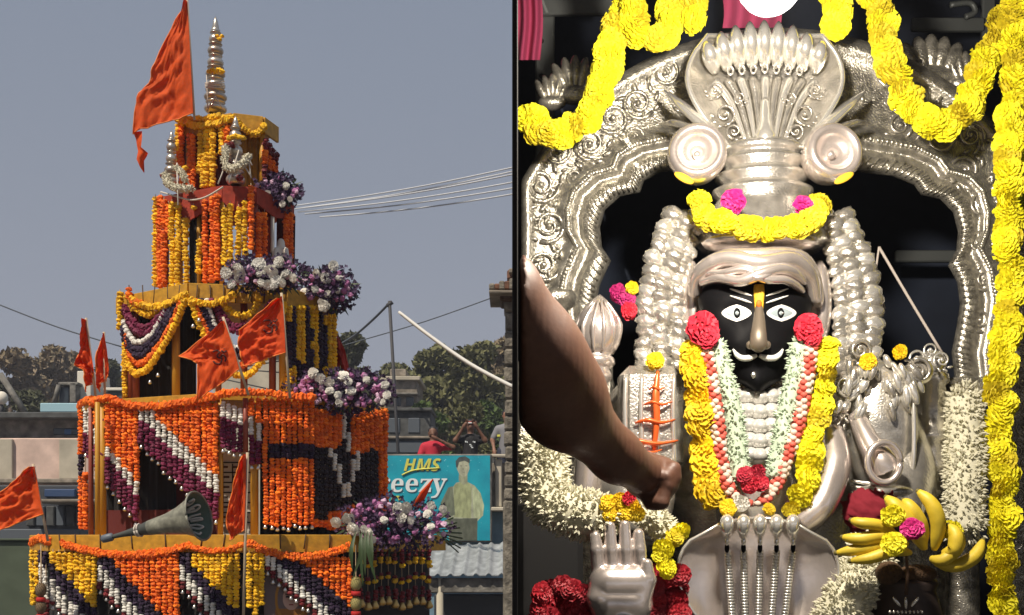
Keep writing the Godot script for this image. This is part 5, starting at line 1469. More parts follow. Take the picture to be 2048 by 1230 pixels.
func build_shrine() -> void:
	for v in 4: G["mum%d" % v] = flower_head(90 + v)
	var wn := FastNoiseLite.new(); wn.seed = 44; wn.frequency = 1.3
	var ws := new_st()
	grid(ws, 40, 26, func(u, v):
		var dir := Vector3(sin(v * PI) * cos(u * TAU), -cos(v * PI), sin(v * PI) * sin(u * TAU))
		return dir * (0.9 + 0.5 * absf(wn.get_noise_3dv(dir * 1.6)) + 0.2 * absf(wn.get_noise_3dv(dir * 4.0))), true)
	G.crumple = fin(ws)
	for v in 3:
		var k := [1.0, 0.78, 1.14][v] as float
		mat("mumyellow%d" % v, lin(0.80 * minf(k, 1.08), 0.73 * minf(k, 1.08) * (0.9 if v == 1 else 1.0), 0.012), 0.7)
		mat("mumgold%d" % v, lin(0.82 * minf(k, 1.08), 0.58 * minf(k, 1.08), 0.008), 0.7)
		mat("mumlime%d" % v, lin(0.62 * k, 0.66 * k, 0.03), 0.7)
		mat("mumred%d" % v, lin(0.55 * k, 0.015, 0.04), 0.65)
		mat("mumrose%d" % v, lin(0.48 * k, 0.012, 0.16 * k), 0.65)
		mat("rosedark%d" % v, lin(0.34 * k, 0.008, 0.02), 0.6)
		for key in ["mumyellow", "mumgold", "mumlime"]:
			M[key + str(v)].backlight_enabled = true
			M[key + str(v)].backlight = lin(0.12, 0.09, 0.0)
	mat("silver", lin(0.90, 0.86, 0.78), 0.25, 0.78)
	grain(M.silver, noise_tex(0.012, 80, 0.66, 1.0), 9.0, bump_tex(0.04, 81, 5.0, 512), 0.5)
	mat("silver_worn", lin(0.88, 0.84, 0.73), 0.27, 0.78)
	grain(M.silver_worn, noise_tex(0.02, 82, 0.5, 1.0), 8.0, bump_tex(0.05, 83, 5.0, 512), 0.8)
	mat("silver_bright", lin(0.93, 0.91, 0.85), 0.22, 0.76)
	mat("silver_rose", lin(0.90, 0.81, 0.76), 0.26, 0.74)
	grain(M.silver_rose, noise_tex(0.01, 84, 0.85, 1.0), 7.0, bump_tex(0.02, 85, 2.0), 0.3)
	mat("cloth_dark", lin(0.030, 0.042, 0.075), 0.95); grain(M.cloth_dark, noise_tex(0.006, 86, 0.5, 1.0), 1.2)
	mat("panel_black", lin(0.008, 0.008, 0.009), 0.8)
	mat("angle_iron", lin(0.11, 0.12, 0.12), 0.5, 0.4)
	mat("stone_black", lin(0.006, 0.006, 0.007), 0.55); M.stone_black.metallic_specular = 0.18; grain(M.stone_black, null, 9.0, bump_tex(0.03, 87, 2.0), 0.25)
	mat("enamel_white", lin(0.74, 0.74, 0.70), 0.35)
	mat("eye_grey", lin(0.30, 0.36, 0.38), 0.3)
	mat("tilak_yellow", lin(0.72, 0.42, 0.02), 0.7); mat("tilak_orange", lin(0.70, 0.14, 0.01), 0.7)
	mat("vermilion", lin(0.78, 0.14, 0.03), 0.3, 0.25)
	mat("jasmine_green", lin(0.44, 0.53, 0.40), 0.85); mat("jasmine_cream", lin(0.62, 0.60, 0.46), 0.85)
	mat("bead_red", lin(0.58, 0.10, 0.07), 0.7); mat("bead_white", lin(0.70, 0.55, 0.46), 0.7)
	mat("banana", lin(0.74, 0.55, 0.04), 0.5); grain(M.banana, noise_tex(0.015, 88, 0.8, 1.0), 8.0)
	mat("banana_tip", lin(0.12, 0.10, 0.02), 0.7)
	mat("coconut", lin(0.13, 0.07, 0.03), 0.9); grain(M.coconut, noise_tex(0.06, 89, 0.5, 1.0), 10.0, bump_tex(0.08, 90, 6.0), 1.0)
	mat("cloth_pink", lin(0.42, 0.05, 0.13), 0.85); mat("cloth_crimson", lin(0.20, 0.008, 0.02), 0.9)
	mat("leaf_fresh", lin(0.10, 0.20, 0.03), 0.55)
	mat("thread", lin(0.45, 0.40, 0.36), 0.8)
	mat("skin_deep", lin(0.12, 0.052, 0.031), 0.55); grain(M.skin_deep, noise_tex(0.02, 91, 0.86, 1.0), 12.0, bump_tex(0.05, 92, 2.0), 0.12)
	# enclosure: thin black side panel, back, right side, floor, roof, lintel, porch roof on a stone plinth
	var xr := P(2140, 0, 2.72).x
	var c := thing("shrine_room", "dark shrine room with a thin black panel as its left side", "shrine", Vector3(xr * 0.5, 0, -2.0))
	part(c, "side_panel", boxm(Vector3(0.0033, CAM_H + 0.48, -1.99), Vector3(0.0060, 1.64, 1.58), 0.001), M.panel_black)
	part(c, "back_wall", boxm(Vector3(xr * 0.5 + 0.004, CAM_H + 0.48, -2.76), Vector3(xr, 1.70, 0.04)), M.cloth_dark)
	part(c, "side_wall", boxm(Vector3(xr + 0.03, CAM_H + 0.48, -2.0), Vector3(0.05, 1.70, 1.56)), M.panel_black)
	part(c, "floor", boxm(Vector3(xr * 0.5 + 0.01, CAM_H - 0.38, -1.95), Vector3(xr + 0.02, 0.06, 1.66), 0.005), M.grey_mid)
	part(c, "roof", boxm(Vector3(xr * 0.5 + 0.012, CAM_H + 1.345, -1.97), Vector3(xr + 0.02, 0.05, 1.62), 0.004), M.panel_black)
	part(c, "lintel", boxm(Vector3(xr * 0.5 + 0.03, CAM_H + 0.97, -1.19), Vector3(xr + 0.02, 0.68, 0.05), 0.004), M.panel_black)
	part(c, "porch_roof", boxm(Vector3(0.1, CAM_H + 0.68, 0.1), Vector3(3.6, 0.06, 2.5), 0.005), M.concrete)
	part(c, "plinth", boxm(Vector3(xr * 0.5 + 0.01, (CAM_H - 0.42) * 0.5, -1.95), Vector3(xr, CAM_H - 0.42, 1.6), 0.01), M.concrete)
	for q in [[-1.6, 1.25], [1.75, 1.25]]:
		part(c, "porch_post", boxm(Vector3(q[0], (CAM_H + 0.65) * 0.5, q[1]), Vector3(0.1, CAM_H + 0.648, 0.1), 0.01), M.concrete)
	# lamp
	mat("lamp_glow", lin(1, 0.97, 0.94), 0.4)
	M.lamp_glow.emission_enabled = true; M.lamp_glow.emission = Color(1, 0.97, 0.95); M.lamp_glow.emission_energy_multiplier = 6.0
	var lp := P(1540, -38, 1.38)
	var lamp := thing("shrine_lamp", "glowing white lamp bulb hanging at the top over the silver cobra hood", "lamp", lp)
	var st := new_st(); ellip(st, lp, Vector3(0.040, 0.040, 0.040), 16, 12)
	part(lamp, "bulb", fin(st), M.lamp_glow)
	part(lamp, "cord", stick(lp + Vector3(0, 0.05, 0), Vector3(lp.x, CAM_H + 1.32, lp.z), 0.006), M.panel_black)
	var ol := OmniLight3D.new()
	ol.name = "lamp_light"; ol.light_energy = LAMP; ol.light_color = Color(1.0, 0.95, 0.88); ol.omni_range = 6.0; ol.omni_attenuation = 2.0; ol.light_size = 0.036; ol.shadow_enabled = true
	lamp.add_child(ol); ol.position = Vector3(0, 0, 0)
	# things behind the arch
	var o := thing("iron_rack", "perforated angle-iron frame at the upper left of the shrine", "rack", P(1090, 200, 2.5))
	st = new_st(); cbox(st, P(1090, 150, 2.5), Vector3(38, 420, 14) * K * 2.5, 0.003); part(o, "upright", fin(st), M.angle_iron)
	st = new_st(); cbox(st, P(1150, 14, 2.48), Vector3(150, 34, 14) * K * 2.5, 0.003); part(o, "crossbar", fin(st), M.angle_iron)
	for y in [82, 152]: part(o, "bolt_hole", ell_px(1083, y, 2.484, 5, 5, 3), M.panel_black)
	o = thing("iron_rail", "grey angle-iron rail at the upper right behind the arch", "frame", P(1895, 60, 2.5))
	st = new_st(); cbox(st, P(1895, 50, 2.5), Vector3(145, 26, 14) * K * 2.5, 0.003); part(o, "rail", fin(st), M.angle_iron)
	st = new_st(); cbox(st, P(1976, 60, 2.51), Vector3(26, 130, 14) * K * 2.5, 0.003); part(o, "upright", fin(st), M.angle_iron)
	part(o, "hook", tube_px([[1900, 10, 2.48], [1940, 6, 2.48], [1950, 24, 2.48], [1930, 34, 2.48]], 6, 4, 6), M.angle_iron)
	st = new_st(); cbox(st, P(1850, 513, 2.6), Vector3(120, 24, 12) * K * 2.6, 0.003)
	solo("grey_batten", fin(st), M.angle_iron, Vector3.ZERO, "short grey horizontal batten seen through the arch at the right", "batten")
	var cl := func(x0: float, x1: float, y0: float, y1: float, d: float) -> ArrayMesh:
		var s := new_st()
		for side in [0.0, 0.006]:
			grid(s, 20, 8, func(u, v): return P(lerpf(x0, x1, u) + sin(v * 4 + x0) * 4, lerpf(y0, y1, v), d + side + 0.014 * sin(u * 14.0 + v)))
		return fin(s)
	solo("pink_cloth", cl.call(1030, 1082, -40, 120, 2.42), M.cloth_pink, Vector3.ZERO, "pink cloth hanging at the upper left corner of the shrine", "cloth")
	solo("magenta_cloth", cl.call(1444, 1560, -40, 56, 2.3), M.cloth_pink, Vector3.ZERO, "magenta cloth behind the lamp above the silver hood", "cloth")
	o = thing("stretched_thread", "pale thread tied in the arch's right opening with a loose hanging end", "thread", P(1885, 706, 2.1))
	part(o, "taut_thread", tube_px([[1758, 494, 2.14], [1820, 600, 2.12], [1884, 706, 2.1]], 3.0, 3, 6), M.thread)
	part(o, "loose_end", tube_px([[1758, 494, 2.14], [1752, 540, 2.14], [1750, 580, 2.14], [1762, 598, 2.14], [1770, 618, 2.14]], 2.2, 4, 6), M.thread)
	build_arch()
	build_deity()
	build_offerings()
	build_arm()

func build_arch() -> void:
	var o := thing("silver_arch", "tall embossed silver arch with a many-lobed opening framing the deity", "arch", P(1557, 1230, 2.25))
	var I := []
	for q in [[1232, 800], [1230, 770], [1212, 720], [1200, 660], [1193, 610], [1199, 572], [1222, 521], [1204, 494], [1200, 455], [1210, 420], [1240, 393], [1280, 385], [1288, 362], [1320, 345], [1370, 338], [1450, 330], [1530, 326], [1620, 330], [1720, 345], [1785, 352], [1828, 370], [1842, 390], [1880, 398], [1906, 425], [1916, 465], [1912, 500], [1896, 531], [1914, 565], [1920, 610], [1912, 660], [1903, 705], [1908, 745], [1908, 800]]:
		I.append(Vector2(q[0], q[1]))
	var line := []
	for i in I.size() - 1:
		for k in 4: line.append(I[i].lerp(I[i + 1], k / 4.0))
	line.append(I[-1])
	var ctr := Vector2(1557, 640)
	var outer := []
	for p in line:
		var dir: Vector2 = (p - ctr).normalized()
		var q := Vector2(ctr.x + dir.x * 585.0, ctr.y + dir.y * 585.0)
		if p.y > 640: q = Vector2(1042.0 if p.x < ctr.x else 2010.0, p.y)
		q.x = clampf(q.x, 1042.0, 2030.0)
		outer.append(q)
	var n: int = line.size()
	# cross-section: distance from the opening in px, height of relief in px
	var prof := [[0, -30], [0, 2], [6, 10], [16, 17], [28, 18], [40, 12], [46, 4], [54, 4], [60, 12], [72, 16], [86, 14], [94, 5], [102, 3]]
	var sect := []
	for i in n:
		var dir: Vector2 = (outer[i] - line[i]).normalized()
		var wmax: float = line[i].distance_to(outer[i])
		var row := []
		for q in prof: row.append([line[i] + dir * minf(q[0], wmax * 0.75), q[1]])
		for t in [0.62, 0.75, 0.85, 0.90, 0.95, 1.0, 1.0]:
			row.append([line[i].lerp(outer[i], maxf(t, minf(1.0, 104.0 / wmax))), 3.0 if t < 0.9 else (16.0 if t < 0.99 else 4.0)])
		row[-1][1] = -30
		sect.append(row)
	var m: int = sect[0].size()
	var d := 2.22
	var st := new_st()
	grid(st, n - 1, m - 1, func(u, v):
		var s: Array = sect[int(round(u * (n - 1)))][int(round(v * (m - 1)))]
		return P(s[0].x, s[0].y, d - s[1] * K * d))
	part(o, "arch_plate", fin(st), M.silver_worn)
	# twisted marks on the inner roll, beads on the second roll
	st = new_st()
	for i in n * 2 - 1:
		var t := i * 0.5
		var a: Vector2 = line[int(t)].lerp(line[mini(int(t) + 1, n - 1)], t - int(t))
		var b: Vector2 = outer[int(t)].lerp(outer[mini(int(t) + 1, n - 1)], t - int(t))
		var q := a + (b - a).normalized() * 74.0
		ellip(st, P(q.x, q.y, d - 17 * K * d), Vector3(6, 6, 5) * K * d, 6, 4)
	tag(part(o, "bead_row", fin(st), M.silver_worn), "", "", "", "stuff")
	st = new_st()
	for i in range(0, n - 1):
		var dir: Vector2 = (outer[i] - line[i]).normalized()
		var tg: Vector2 = (line[mini(i + 1, n - 1)] - line[maxi(i - 1, 0)]).normalized()
		var pts := []
		for w in [8.0, 20.0, 34.0]:
			var q: Vector2 = line[i] + dir * w + tg * (w - 20.0) * 0.35
			pts.append(P(q.x, q.y, d - (19.0 if w == 20.0 else 14.0) * K * d))
		tube(st, pts, 2.6 * K * d, 5)
	tag(part(o, "roll_ridges", fin(st), M.silver_worn), "", "", "", "stuff")
	# embossed scrolls and leaves in the broad field
	var sc := [[1082, 370, 38, 0, 1], [1098, 452, 34, 120, -1], [1088, 530, 34, 20, 1], [1118, 300, 30, 200, -1], [1180, 288, 34, 80, 1], [1226, 236, 36, 210, -1], [1150, 355, 22, 300, 1], [1276, 206, 34, 30, 1], [1268, 272, 24, 150, -1], [1330, 146, 30, 240, 1],
		[1780, 150, 34, 0, -1], [1830, 200, 34, 180, 1], [1800, 250, 26, 60, -1], [1880, 276, 34, 240, 1], [1942, 270, 28, 20, -1], [1930, 340, 32, 130, 1], [1965, 410, 26, 300, -1], [1960, 480, 24, 30, 1], [1968, 560, 24, 200, -1], [1960, 640, 24, 80, 1], [1075, 615, 24, 30, -1]]
	for s in sc: part(o, "scroll", scroll(s[0], s[1], d - 8 * K * d, s[2], 1.7, s[3], s[4]), M.silver if s[0] > 1700 else M.silver_worn)
	rng.seed = 501
	st = new_st()
	for i in 170:
		var t := rng.randi_range(8, n - 9)
		var q: Vector2 = line[t].lerp(outer[t], rng.randf_range(0.5, 0.93))
		if q.distance_to(line[t]) < 100: continue
		ellip(st, P(q.x, q.y, d - 5 * K * d), Vector3(rng.randf_range(8, 16), rng.randf_range(4, 7), 5) * K * d, 7, 4, Basis(Vector3.BACK, rng.randf() * TAU))
	tag(part(o, "embossed_leaves", fin(st), M.silver_worn), "", "", "", "stuff")
	# crests on the shoulders
	for q in [[1150, 168, 46, 60], [1104, 190, 34, 44], [1862, 128, 66, 62], [1930, 150, 40, 50], [1826, 150, 30, 44]]:
		for i in 5:
			var a := -1.0 + i * 0.5
			part(o, "crest_leaf", ell_px(q[0] + a * q[2] * 0.62, q[1] - q[3] * 0.35 * cos(a * 1.2), 2.26, q[2] * 0.26, q[3] * 0.62, 16, -a * 26.0, 10, 8), M.silver_worn)
		part(o, "crest_base", ell_px(q[0], q[1] + q[3] * 0.35, 2.26, q[2] * 0.85, q[3] * 0.35, 16), M.silver_worn)
	# short pillars under the arch
	for q in [[1112, 585], [1925, 758]]:
		st = new_st()
		var pr := [Vector2(0, 0), Vector2(38, 0), Vector2(42, -10), Vector2(40, -26), Vector2(26, -34), Vector2(22, -46), Vector2(28, -56), Vector2(26, -80), Vector2(30, -92), Vector2(24, -104), Vector2(28, -150), Vector2(30, -260), Vector2(34, -500)]
		var pp := []
		for e in pr: pp.append(Vector2(e.x, e.y) * K * 2.12)
		lathe(st, pp, 18, Transform3D(Basis(), P(q[0], q[1], 2.12)))
		part(o, "pillar", fin(st), M.silver_worn)
	for i in 5:
		st = new_st(); cbox(st, P(1862, 890 + i * 26, 2.14), Vector3(64, 17, 40) * K * 2.14, 0.006); part(o, "base_moulding", fin(st), M.silver)
	st = new_st(); cbox(st, P(1870, 1120, 2.2), Vector3(150, 240, 30) * K * 2.2, 0.006); part(o, "base_block", fin(st), M.silver_worn)
	st = new_st(); cbox(st, P(1934, 782, 2.1), Vector3(86, 44, 40) * K * 2.1, 0.006); part(o, "base_block", fin(st), M.silver_worn)
	st = new_st(); cbox(st, P(1130, 980, 2.2), Vector3(190, 520, 30) * K * 2.2, 0.006); part(o, "base_block", fin(st), M.silver_worn)

func build_deity() -> void:
	var o := thing("silver_deity", "silver-clad deity with a black stone face, white moustache and a cobra-hood crown", "statue", P(1520, 1230, 2.1))
	var hw := func(v: float) -> float:
		var L := [70.0, 88.0, 112.0, 132.0, 148.0, 155.0, 152.0, 138.0, 116.0]
		var x := v * 8.0; var i := mini(int(x), 7)
		return cubic_interpolate(L[i], L[i + 1], L[maxi(i - 1, 0)], L[mini(i + 2, 8)], x - i)
	var hood := func(u: float, v: float, off: float) -> Vector3:
		var a := u * 2.0 - 1.0
		return P(1530 + a * hw.call(v), lerpf(305, 72, v), 2.075 + 0.05 * (1.0 - a * a) + off)
	var st := new_st()
	grid(st, 24, 24, func(u, v): return hood.call(u, v, 0.0))
	grid(st, 24, 24, func(u, v): return hood.call(u, v, 0.012))
	part(o, "cobra_hood", fin(st), M.silver)
	st = new_st()
	var rim := []
	for i in 17: rim.append(hood.call(0.0, i / 16.0, -0.004))
	for i in range(1, 9): rim.append(hood.call(i / 8.0, 1.0, -0.004))
	for i in range(1, 17): rim.append(hood.call(1.0, 1.0 - i / 16.0, -0.004))
	tube(st, rim, 5.5 * K * 2.07, 8)
	part(o, "hood_rim", fin(st), M.silver_bright)
	for i in 9:
		var a := i - 4.0
		var x0 := 1530 + a * 25.0; var y0 := 132 + a * a * 0.6
		var x1 := 1528 + a * 29.0; var y1 := 42 + a * a * 2.6
		part(o, "cobra_head", tube_px([[x0, y0, 2.085], [lerpf(x0, x1, 0.35), lerpf(y0, y1, 0.35), 2.06], [lerpf(x0, x1, 0.75), lerpf(y0, y1, 0.75), 2.045], [x1, y1, 2.06]], [9, 15, 17, 11, 3], 4, 10), M.silver_bright)
		if absf(a) < 3.5:
			st = new_st()
			tube(st, ring_path(1530 + a * 23.0, 137 + absf(a) * 1.5, 5.5, 8, 2.07, 0, 360, 14), 2.2 * K * 2.07, 5)
			part(o, "jewel_loop", fin(st), M.silver_bright)
		part(o, "neck_ridge", tube_px([[x0, y0 + 22, 2.1], [1530 + a * 17, 205, 2.095], [1530 + a * 9, 290, 2.085]], [10, 7, 4], 4, 8), M.silver if i % 2 else M.silver_bright)
	part(o, "central_ridge", tube_px([[1530, 200, 2.07], [1530, 240, 2.055], [1530, 275, 2.045], [1530, 290, 2.05]], [8, 12, 22, 16], 4, 12), M.silver_bright)
	for s in [-1.0, 1.0]:
		for q in [[80, 228, 22, 1], [62, 262, 16, -1], [100, 180, 16, 1], [50, 196, 13, -1]]:
			part(o, "scroll", scroll(1530 + s * q[0], q[1], 2.085, q[2], 1.5, 90.0, s * q[3]), M.silver)
		part(o, "ear_leaf", tube_px([[1530 + s * 200, 182, 2.12], [1530 + s * 165, 212, 2.09], [1530 + s * 115, 256, 2.07], [1530 + s * 72, 296, 2.06]], [3, 19, 22, 10], 5, 10, 0.5), M.silver_bright)
		part(o, "ear_leaf", tube_px([[1530 + s * 206, 250, 2.14], [1530 + s * 180, 246, 2.1], [1530 + s * 140, 262, 2.08], [1530 + s * 90, 300, 2.07]], [3, 14, 16, 8], 5, 10, 0.5), M.silver)
		# big round ear drums facing the viewer
		var k := K * 2.0
		var cx: float = 1528 + s * 134.0
		st = new_st()
		var ax := Vector3(s * 0.12, 0.1, 1).normalized(); var sx := Vector3.UP.cross(ax).normalized()
		lathe(st, [Vector2(0, 6) * k, Vector2(10, 6) * k, Vector2(12, 4) * k, Vector2(26, 8) * k, Vector2(36, 18) * k, Vector2(42, 30) * k, Vector2(50, 31) * k, Vector2(58, 22) * k, Vector2(60, 4) * k, Vector2(52, -30) * k, Vector2(30, -60) * k], 32, Transform3D(Basis(sx, ax, sx.cross(ax)), P(cx, 310, 2.02)))
		part(o, "ear_drum", fin(st), M.silver_rose)
		part(o, "drum_boss", ell_px(cx, 309, 2.005, 9, 9, 8), M.silver_rose)
		part(o, "yellow_smear", ell_px(cx - s * -26, 356, 1.985, 22, 8, 3, s * 28.0), M.tilak_yellow)
	# ringed crown
	st = new_st()
	var pr := []
	for q in [[0, 130], [74, 128], [84, 120], [76, 110], [70, 104], [88, 97], [90, 90], [76, 80], [78, 74], [95, 67], [97, 60], [82, 48], [85, 44], [102, 36], [103, 28], [92, 16], [104, 0], [122, -40], [134, -62], [134, -72], [120, -84], [100, -92], [60, -96], [0, -98]]:
		pr.append(Vector2(q[0], q[1]) * K * 2.05)
	var cb := Basis.from_scale(Vector3(1, 1, 0.75))
	lathe(st, pr, 40, Transform3D(cb, P(1525, 418, 2.08)))
	part(o, "ringed_crown", fin(st), M.silver)
	part(o, "crown_brim", ell_px(1520, 486, 2.0, 118, 20, 70), M.silver_rose)
	# head-cloth of twisted silver folds
	for q in [[[1388, 590, 2.0], [1400, 548, 1.97], [1450, 520, 1.94], [1520, 530, 1.92], [1580, 522, 1.94], [1618, 552, 1.97], [1630, 604, 2.0], 22], [[1392, 560, 2.0], [1440, 516, 1.96], [1510, 512, 1.94], [1590, 514, 1.96], [1622, 552, 2.0], [1632, 600, 2.01], [1632, 610, 2.01], 20],
			[[1402, 566, 1.97], [1440, 556, 1.94], [1480, 562, 1.92], [1520, 548, 1.91], [1560, 538, 1.92], [1590, 548, 1.94], [1608, 566, 1.96], 15], [[1410, 548, 1.96], [1450, 545, 1.93], [1490, 540, 1.915], [1530, 558, 1.91], [1570, 560, 1.925], [1596, 574, 1.95], [1606, 584, 1.96], 11], [[1470, 520, 1.94], [1500, 548, 1.91], [1520, 554, 1.905], [1545, 540, 1.915], [1570, 516, 1.94], [1580, 512, 1.95], [1585, 510, 1.96], 10]]:
		var rad: float = q[7]
		part(o, "turban_fold", tube_px(q.slice(0, 7), [rad * 0.55, rad * 0.9, rad, rad, rad * 0.9, rad * 0.5], 5, 10, 0.8), M.silver_rose)
	part(o, "turban_cap", ell_px(1512, 560, 2.06, 124, 66, 80), M.silver_rose)
	for s in [-1.0, 1.0]: part(o, "head_side", ell_px(1510 + s * 128, 610, 2.06, 24, 90, 40), M.silver_rose)
	# black stone face: a rounded mask narrowing to the chin
	st = new_st()
	var fw := func(v: float) -> float:   # half width from crown of the face down
		var L := [60.0, 104.0, 114.0, 112.0, 104.0, 92.0, 78.0, 66.0, 50.0, 14.0]
		var x := v * 9.0; var i := mini(int(x), 8)
		return lerpf(L[i], L[i + 1], smoothstep(0, 1, x - i) * 0.4 + (x - i) * 0.6)
	var mask := func(u: float, v: float) -> Vector3:
		var a := (u - 0.5) * PI
		var w: float = fw.call(v)
		var px: float = 1508 + 8 * v + sin(a) * w
		var py := lerpf(548, 782, v)
		var bulge := cos(a) * (60.0 + 25.0 * sin(v * PI))
		# brow and cheeks, sockets
		for s in [-1.0, 1.0]:
			bulge -= 13.0 * exp(-(pow((px - (1518 + s * 45)) / 32.0, 2) + pow((py - 626) / 20.0, 2)))
			bulge += 9.0 * exp(-(pow((px - (1518 + s * 52)) / 30.0, 2) + pow((py - 690) / 26.0, 2)))
		bulge += 12.0 * exp(-(pow((px - 1516) / 26.0, 2) + pow((py - 762) / 18.0, 2)))
		bulge += 6.0 * exp(-(pow((px - 1516) / 34.0, 2) + pow((py - 722) / 9.0, 2)))
		return P(px, py, 2.0 - bulge * K * 2.0)
	grid(st, 48, 48, mask)
	part(o, "stone_face", fin(st), M.stone_black)
	var fd := func(px: float, py: float) -> float:   # depth of the mask's surface
		var v := clampf((py - 548) / 234.0, 0, 1)
		var u := asin(clampf((px - 1508 - 8 * v) / fw.call(v), -1, 1)) / PI + 0.5
		return -mask.call(u, v).z
	for s in [-1.0, 1.0]:
		var ex: float = 1518 + s * 45.0
		var e := func(rx: float, ry: float, off: float, dx := 0.0) -> ArrayMesh:   # almond-shaped plate
			var t := new_st()
			grid(t, 20, 6, func(u, v):
				var a: float = u * TAU
				var q: float = v
				var x: float = ex + dx + rx * cos(a) * q
				var y: float = 626 + ry * sin(a) * q * (1.0 - 0.35 * absf(cos(a)))
				return P(x, y, fd.call(x, y) - (off + 5.0 * (1.0 - q * q)) * K * 2.0), true)
			return fin(t)
		part(o, "eye_white", e.call(30.0, 17.0, 1.5), M.enamel_white)
		part(o, "eye_line", e.call(24.0, 12.5, 3.0), M.eye_grey)
		part(o, "iris", e.call(10.0, 11.0, 5.0, -s * 1.0), M.stone_black)
		part(o, "pupil_ring", e.call(6.0, 6.5, 6.5, -s * 1.0), M.eye_grey)
		part(o, "glint", e.call(2.5, 2.5, 8.0, 2.0), M.enamel_white)
		for q in [[578, 18], [592, 14]]:
			var pts := []
			for i in 5:
				var x: float = 1518 + s * (14 + i * 11.0); var y: float = q[0] + 14 - i * 3.6
				pts.append([x, y, fd.call(x, y) - 0.001])
			part(o, "brow_stripe", tube_px(pts, [2, 5, 5, 4, 2], 4, 6, 0.5), M.enamel_white)
		var mp := []
		for q in [[3, 711], [17, 716], [32, 716], [43, 709], [50, 698]]:
			mp.append([1516 + s * q[0], q[1], fd.call(1516 + s * q[0], q[1]) - 0.003])
		part(o, "moustache", tube_px(mp, [5, 9, 9, 7, 2], 5, 10, 0.7), M.enamel_white)
		part(o, "nostril", ell_px(1517 + s * 15, 690, fd.call(1517 + s * 15, 690) - 0.01, 10, 9, 10), mat("nose_bronze", lin(0.20, 0.165, 0.125), 0.45, 0.5))
	part(o, "nose", tube_px([[1518, 612, fd.call(1518, 612) - 0.002], [1518, 640, fd.call(1518, 640) - 0.012], [1517, 668, fd.call(1517, 668) - 0.022], [1517, 690, fd.call(1517, 690) - 0.022], [1517, 698, fd.call(1517, 698) - 0.008]], [7, 12, 16, 18, 9], 5, 12, 0.75), M.nose_bronze)
	part(o, "tilak", tube_px([[1518, 570, fd.call(1518, 572) - 0.003], [1518, 590, fd.call(1518, 590) - 0.002], [1518, 624, fd.call(1518, 620) - 0.005]], [10, 11, 8], 4, 8, 0.4), M.tilak_yellow)
	part(o, "tilak_dot", ell_px(1518, 607, fd.call(1518, 607) - 0.008, 6, 8, 4), M.tilak_orange)
	part(o, "chin_bead", ell_px(1507, 750, fd.call(1507, 750) - 0.002, 5, 7, 4), M.silver)
	# neck rings and chest
	mat("neck_white", lin(0.70, 0.69, 0.66), 0.3, 0.35)
	for i in 5:
		var y := 796.0 + i * 29.0
		for q in 5: part(o, "neck_ring", ell_px(1517 + (q - 2) * (24.0 - i), y + absf(q - 2) * -2.5, 1.985 - 0.006 * i + absf(q - 2) * 0.006, 20, 17, 34), M.neck_white)
	part(o, "chest", ell_px(1520, 960, 2.11, 225, 250, 90), M.silver)
	part(o, "chest_plate", ell_px(1515, 1000, 2.0, 86, 120, 50), M.silver_bright)
	for s in [-1.0, 1.0]:
		part(o, "shoulder", ell_px(1525 + s * 200, 850, 2.09, 130, 120, 60, s * -20.0), M.silver)
		part(o, "upper_arm", tube_px([[1525 + s * 240, 830, 2.06], [1525 + s * 280, 940, 2.02], [1525 + s * 262, 1030, 1.96]], [62, 62, 50], 5, 14), M.silver)
	# silver garlands of scales on both sides of the head
	rng.seed = 611
	for v in 4:
		var fn := FastNoiseLite.new(); fn.seed = 300 + v; fn.frequency = 1.4
		var fs := new_st()
		grid(fs, 16, 10, func(u, v2):
			var dir := Vector3(sin(v2 * PI) * cos(u * TAU), -cos(v2 * PI), sin(v2 * PI) * sin(u * TAU))
			return dir * (1.0 + 0.34 * fn.get_noise_3dv(dir * 1.3)), true)
		G["foil%d" % v] = fin(fs)
	for s in [-1.0, 1.0]:
		st = new_st()
		for i in 15:
			var t := i / 14.0
			var cx: float = 1518 + s * (150.0 + 55.0 * sin(minf(t * 1.5, 1.0) * PI * 0.5) - 12.0 * t)
			var cy: float = 432 + t * 300.0
			for j in 3:
				var x: float = cx + (j - 1.0) * 33.0 * s * (0.75 + 0.25 * t) + rng.randf_range(-4, 4)
				var y: float = cy + (j % 2) * 12 + rng.randf_range(-4, 4)
				var rr := 23.0 * K * 2.04
				var bb := Basis.from_euler(Vector3(rng.randf_range(-0.35, 0.35), rng.randf_range(-0.35, 0.35), s * 0.35 + rng.randf_range(-0.3, 0.3))) * Basis.from_scale(Vector3(rr, rr * 0.72, rr * 0.6))
				part(o, "silver_scale", G["foil%d" % (rng.randi() % 4)], M.silver if (i + j) % 3 else M.silver_bright, Transform3D(bb, P(x, y, 2.04 - 0.012 * (1.0 - absf(j - 1.2) * 0.6) + 0.02 * (1 - t))))
		part(o, "garland_core", tube_px([[1518 + s * 150, 436, 2.09], [1518 + s * 200, 500, 2.08], [1518 + s * 200, 600, 2.08], [1518 + s * 195, 740, 2.07]], 44, 5, 10, 0.4), M.silver_worn)
	# right shoulder armour with a snouted mask and a ring, plus bosses
	part(o, "shoulder_plate", ell_px(1765, 860, 2.0, 72, 140, 46), M.silver)
	part(o, "plate_edge", tube_px([[1822, 740, 1.97], [1828, 830, 1.96], [1826, 930, 1.96], [1810, 985, 1.97]], 5, 4, 6), M.silver_bright)
	part(o, "snout", tube_px([[1712, 830, 1.97], [1735, 880, 1.945], [1760, 920, 1.93], [1770, 940, 1.93]], [16, 22, 30, 34], 5, 14), M.silver_rose)
	st = new_st(); tube(st, ring_path(1768, 925, 33, 40, 1.9, 0, 360, 26), 7 * K * 1.9, 8); part(o, "snout_ring", fin(st), M.silver_rose)
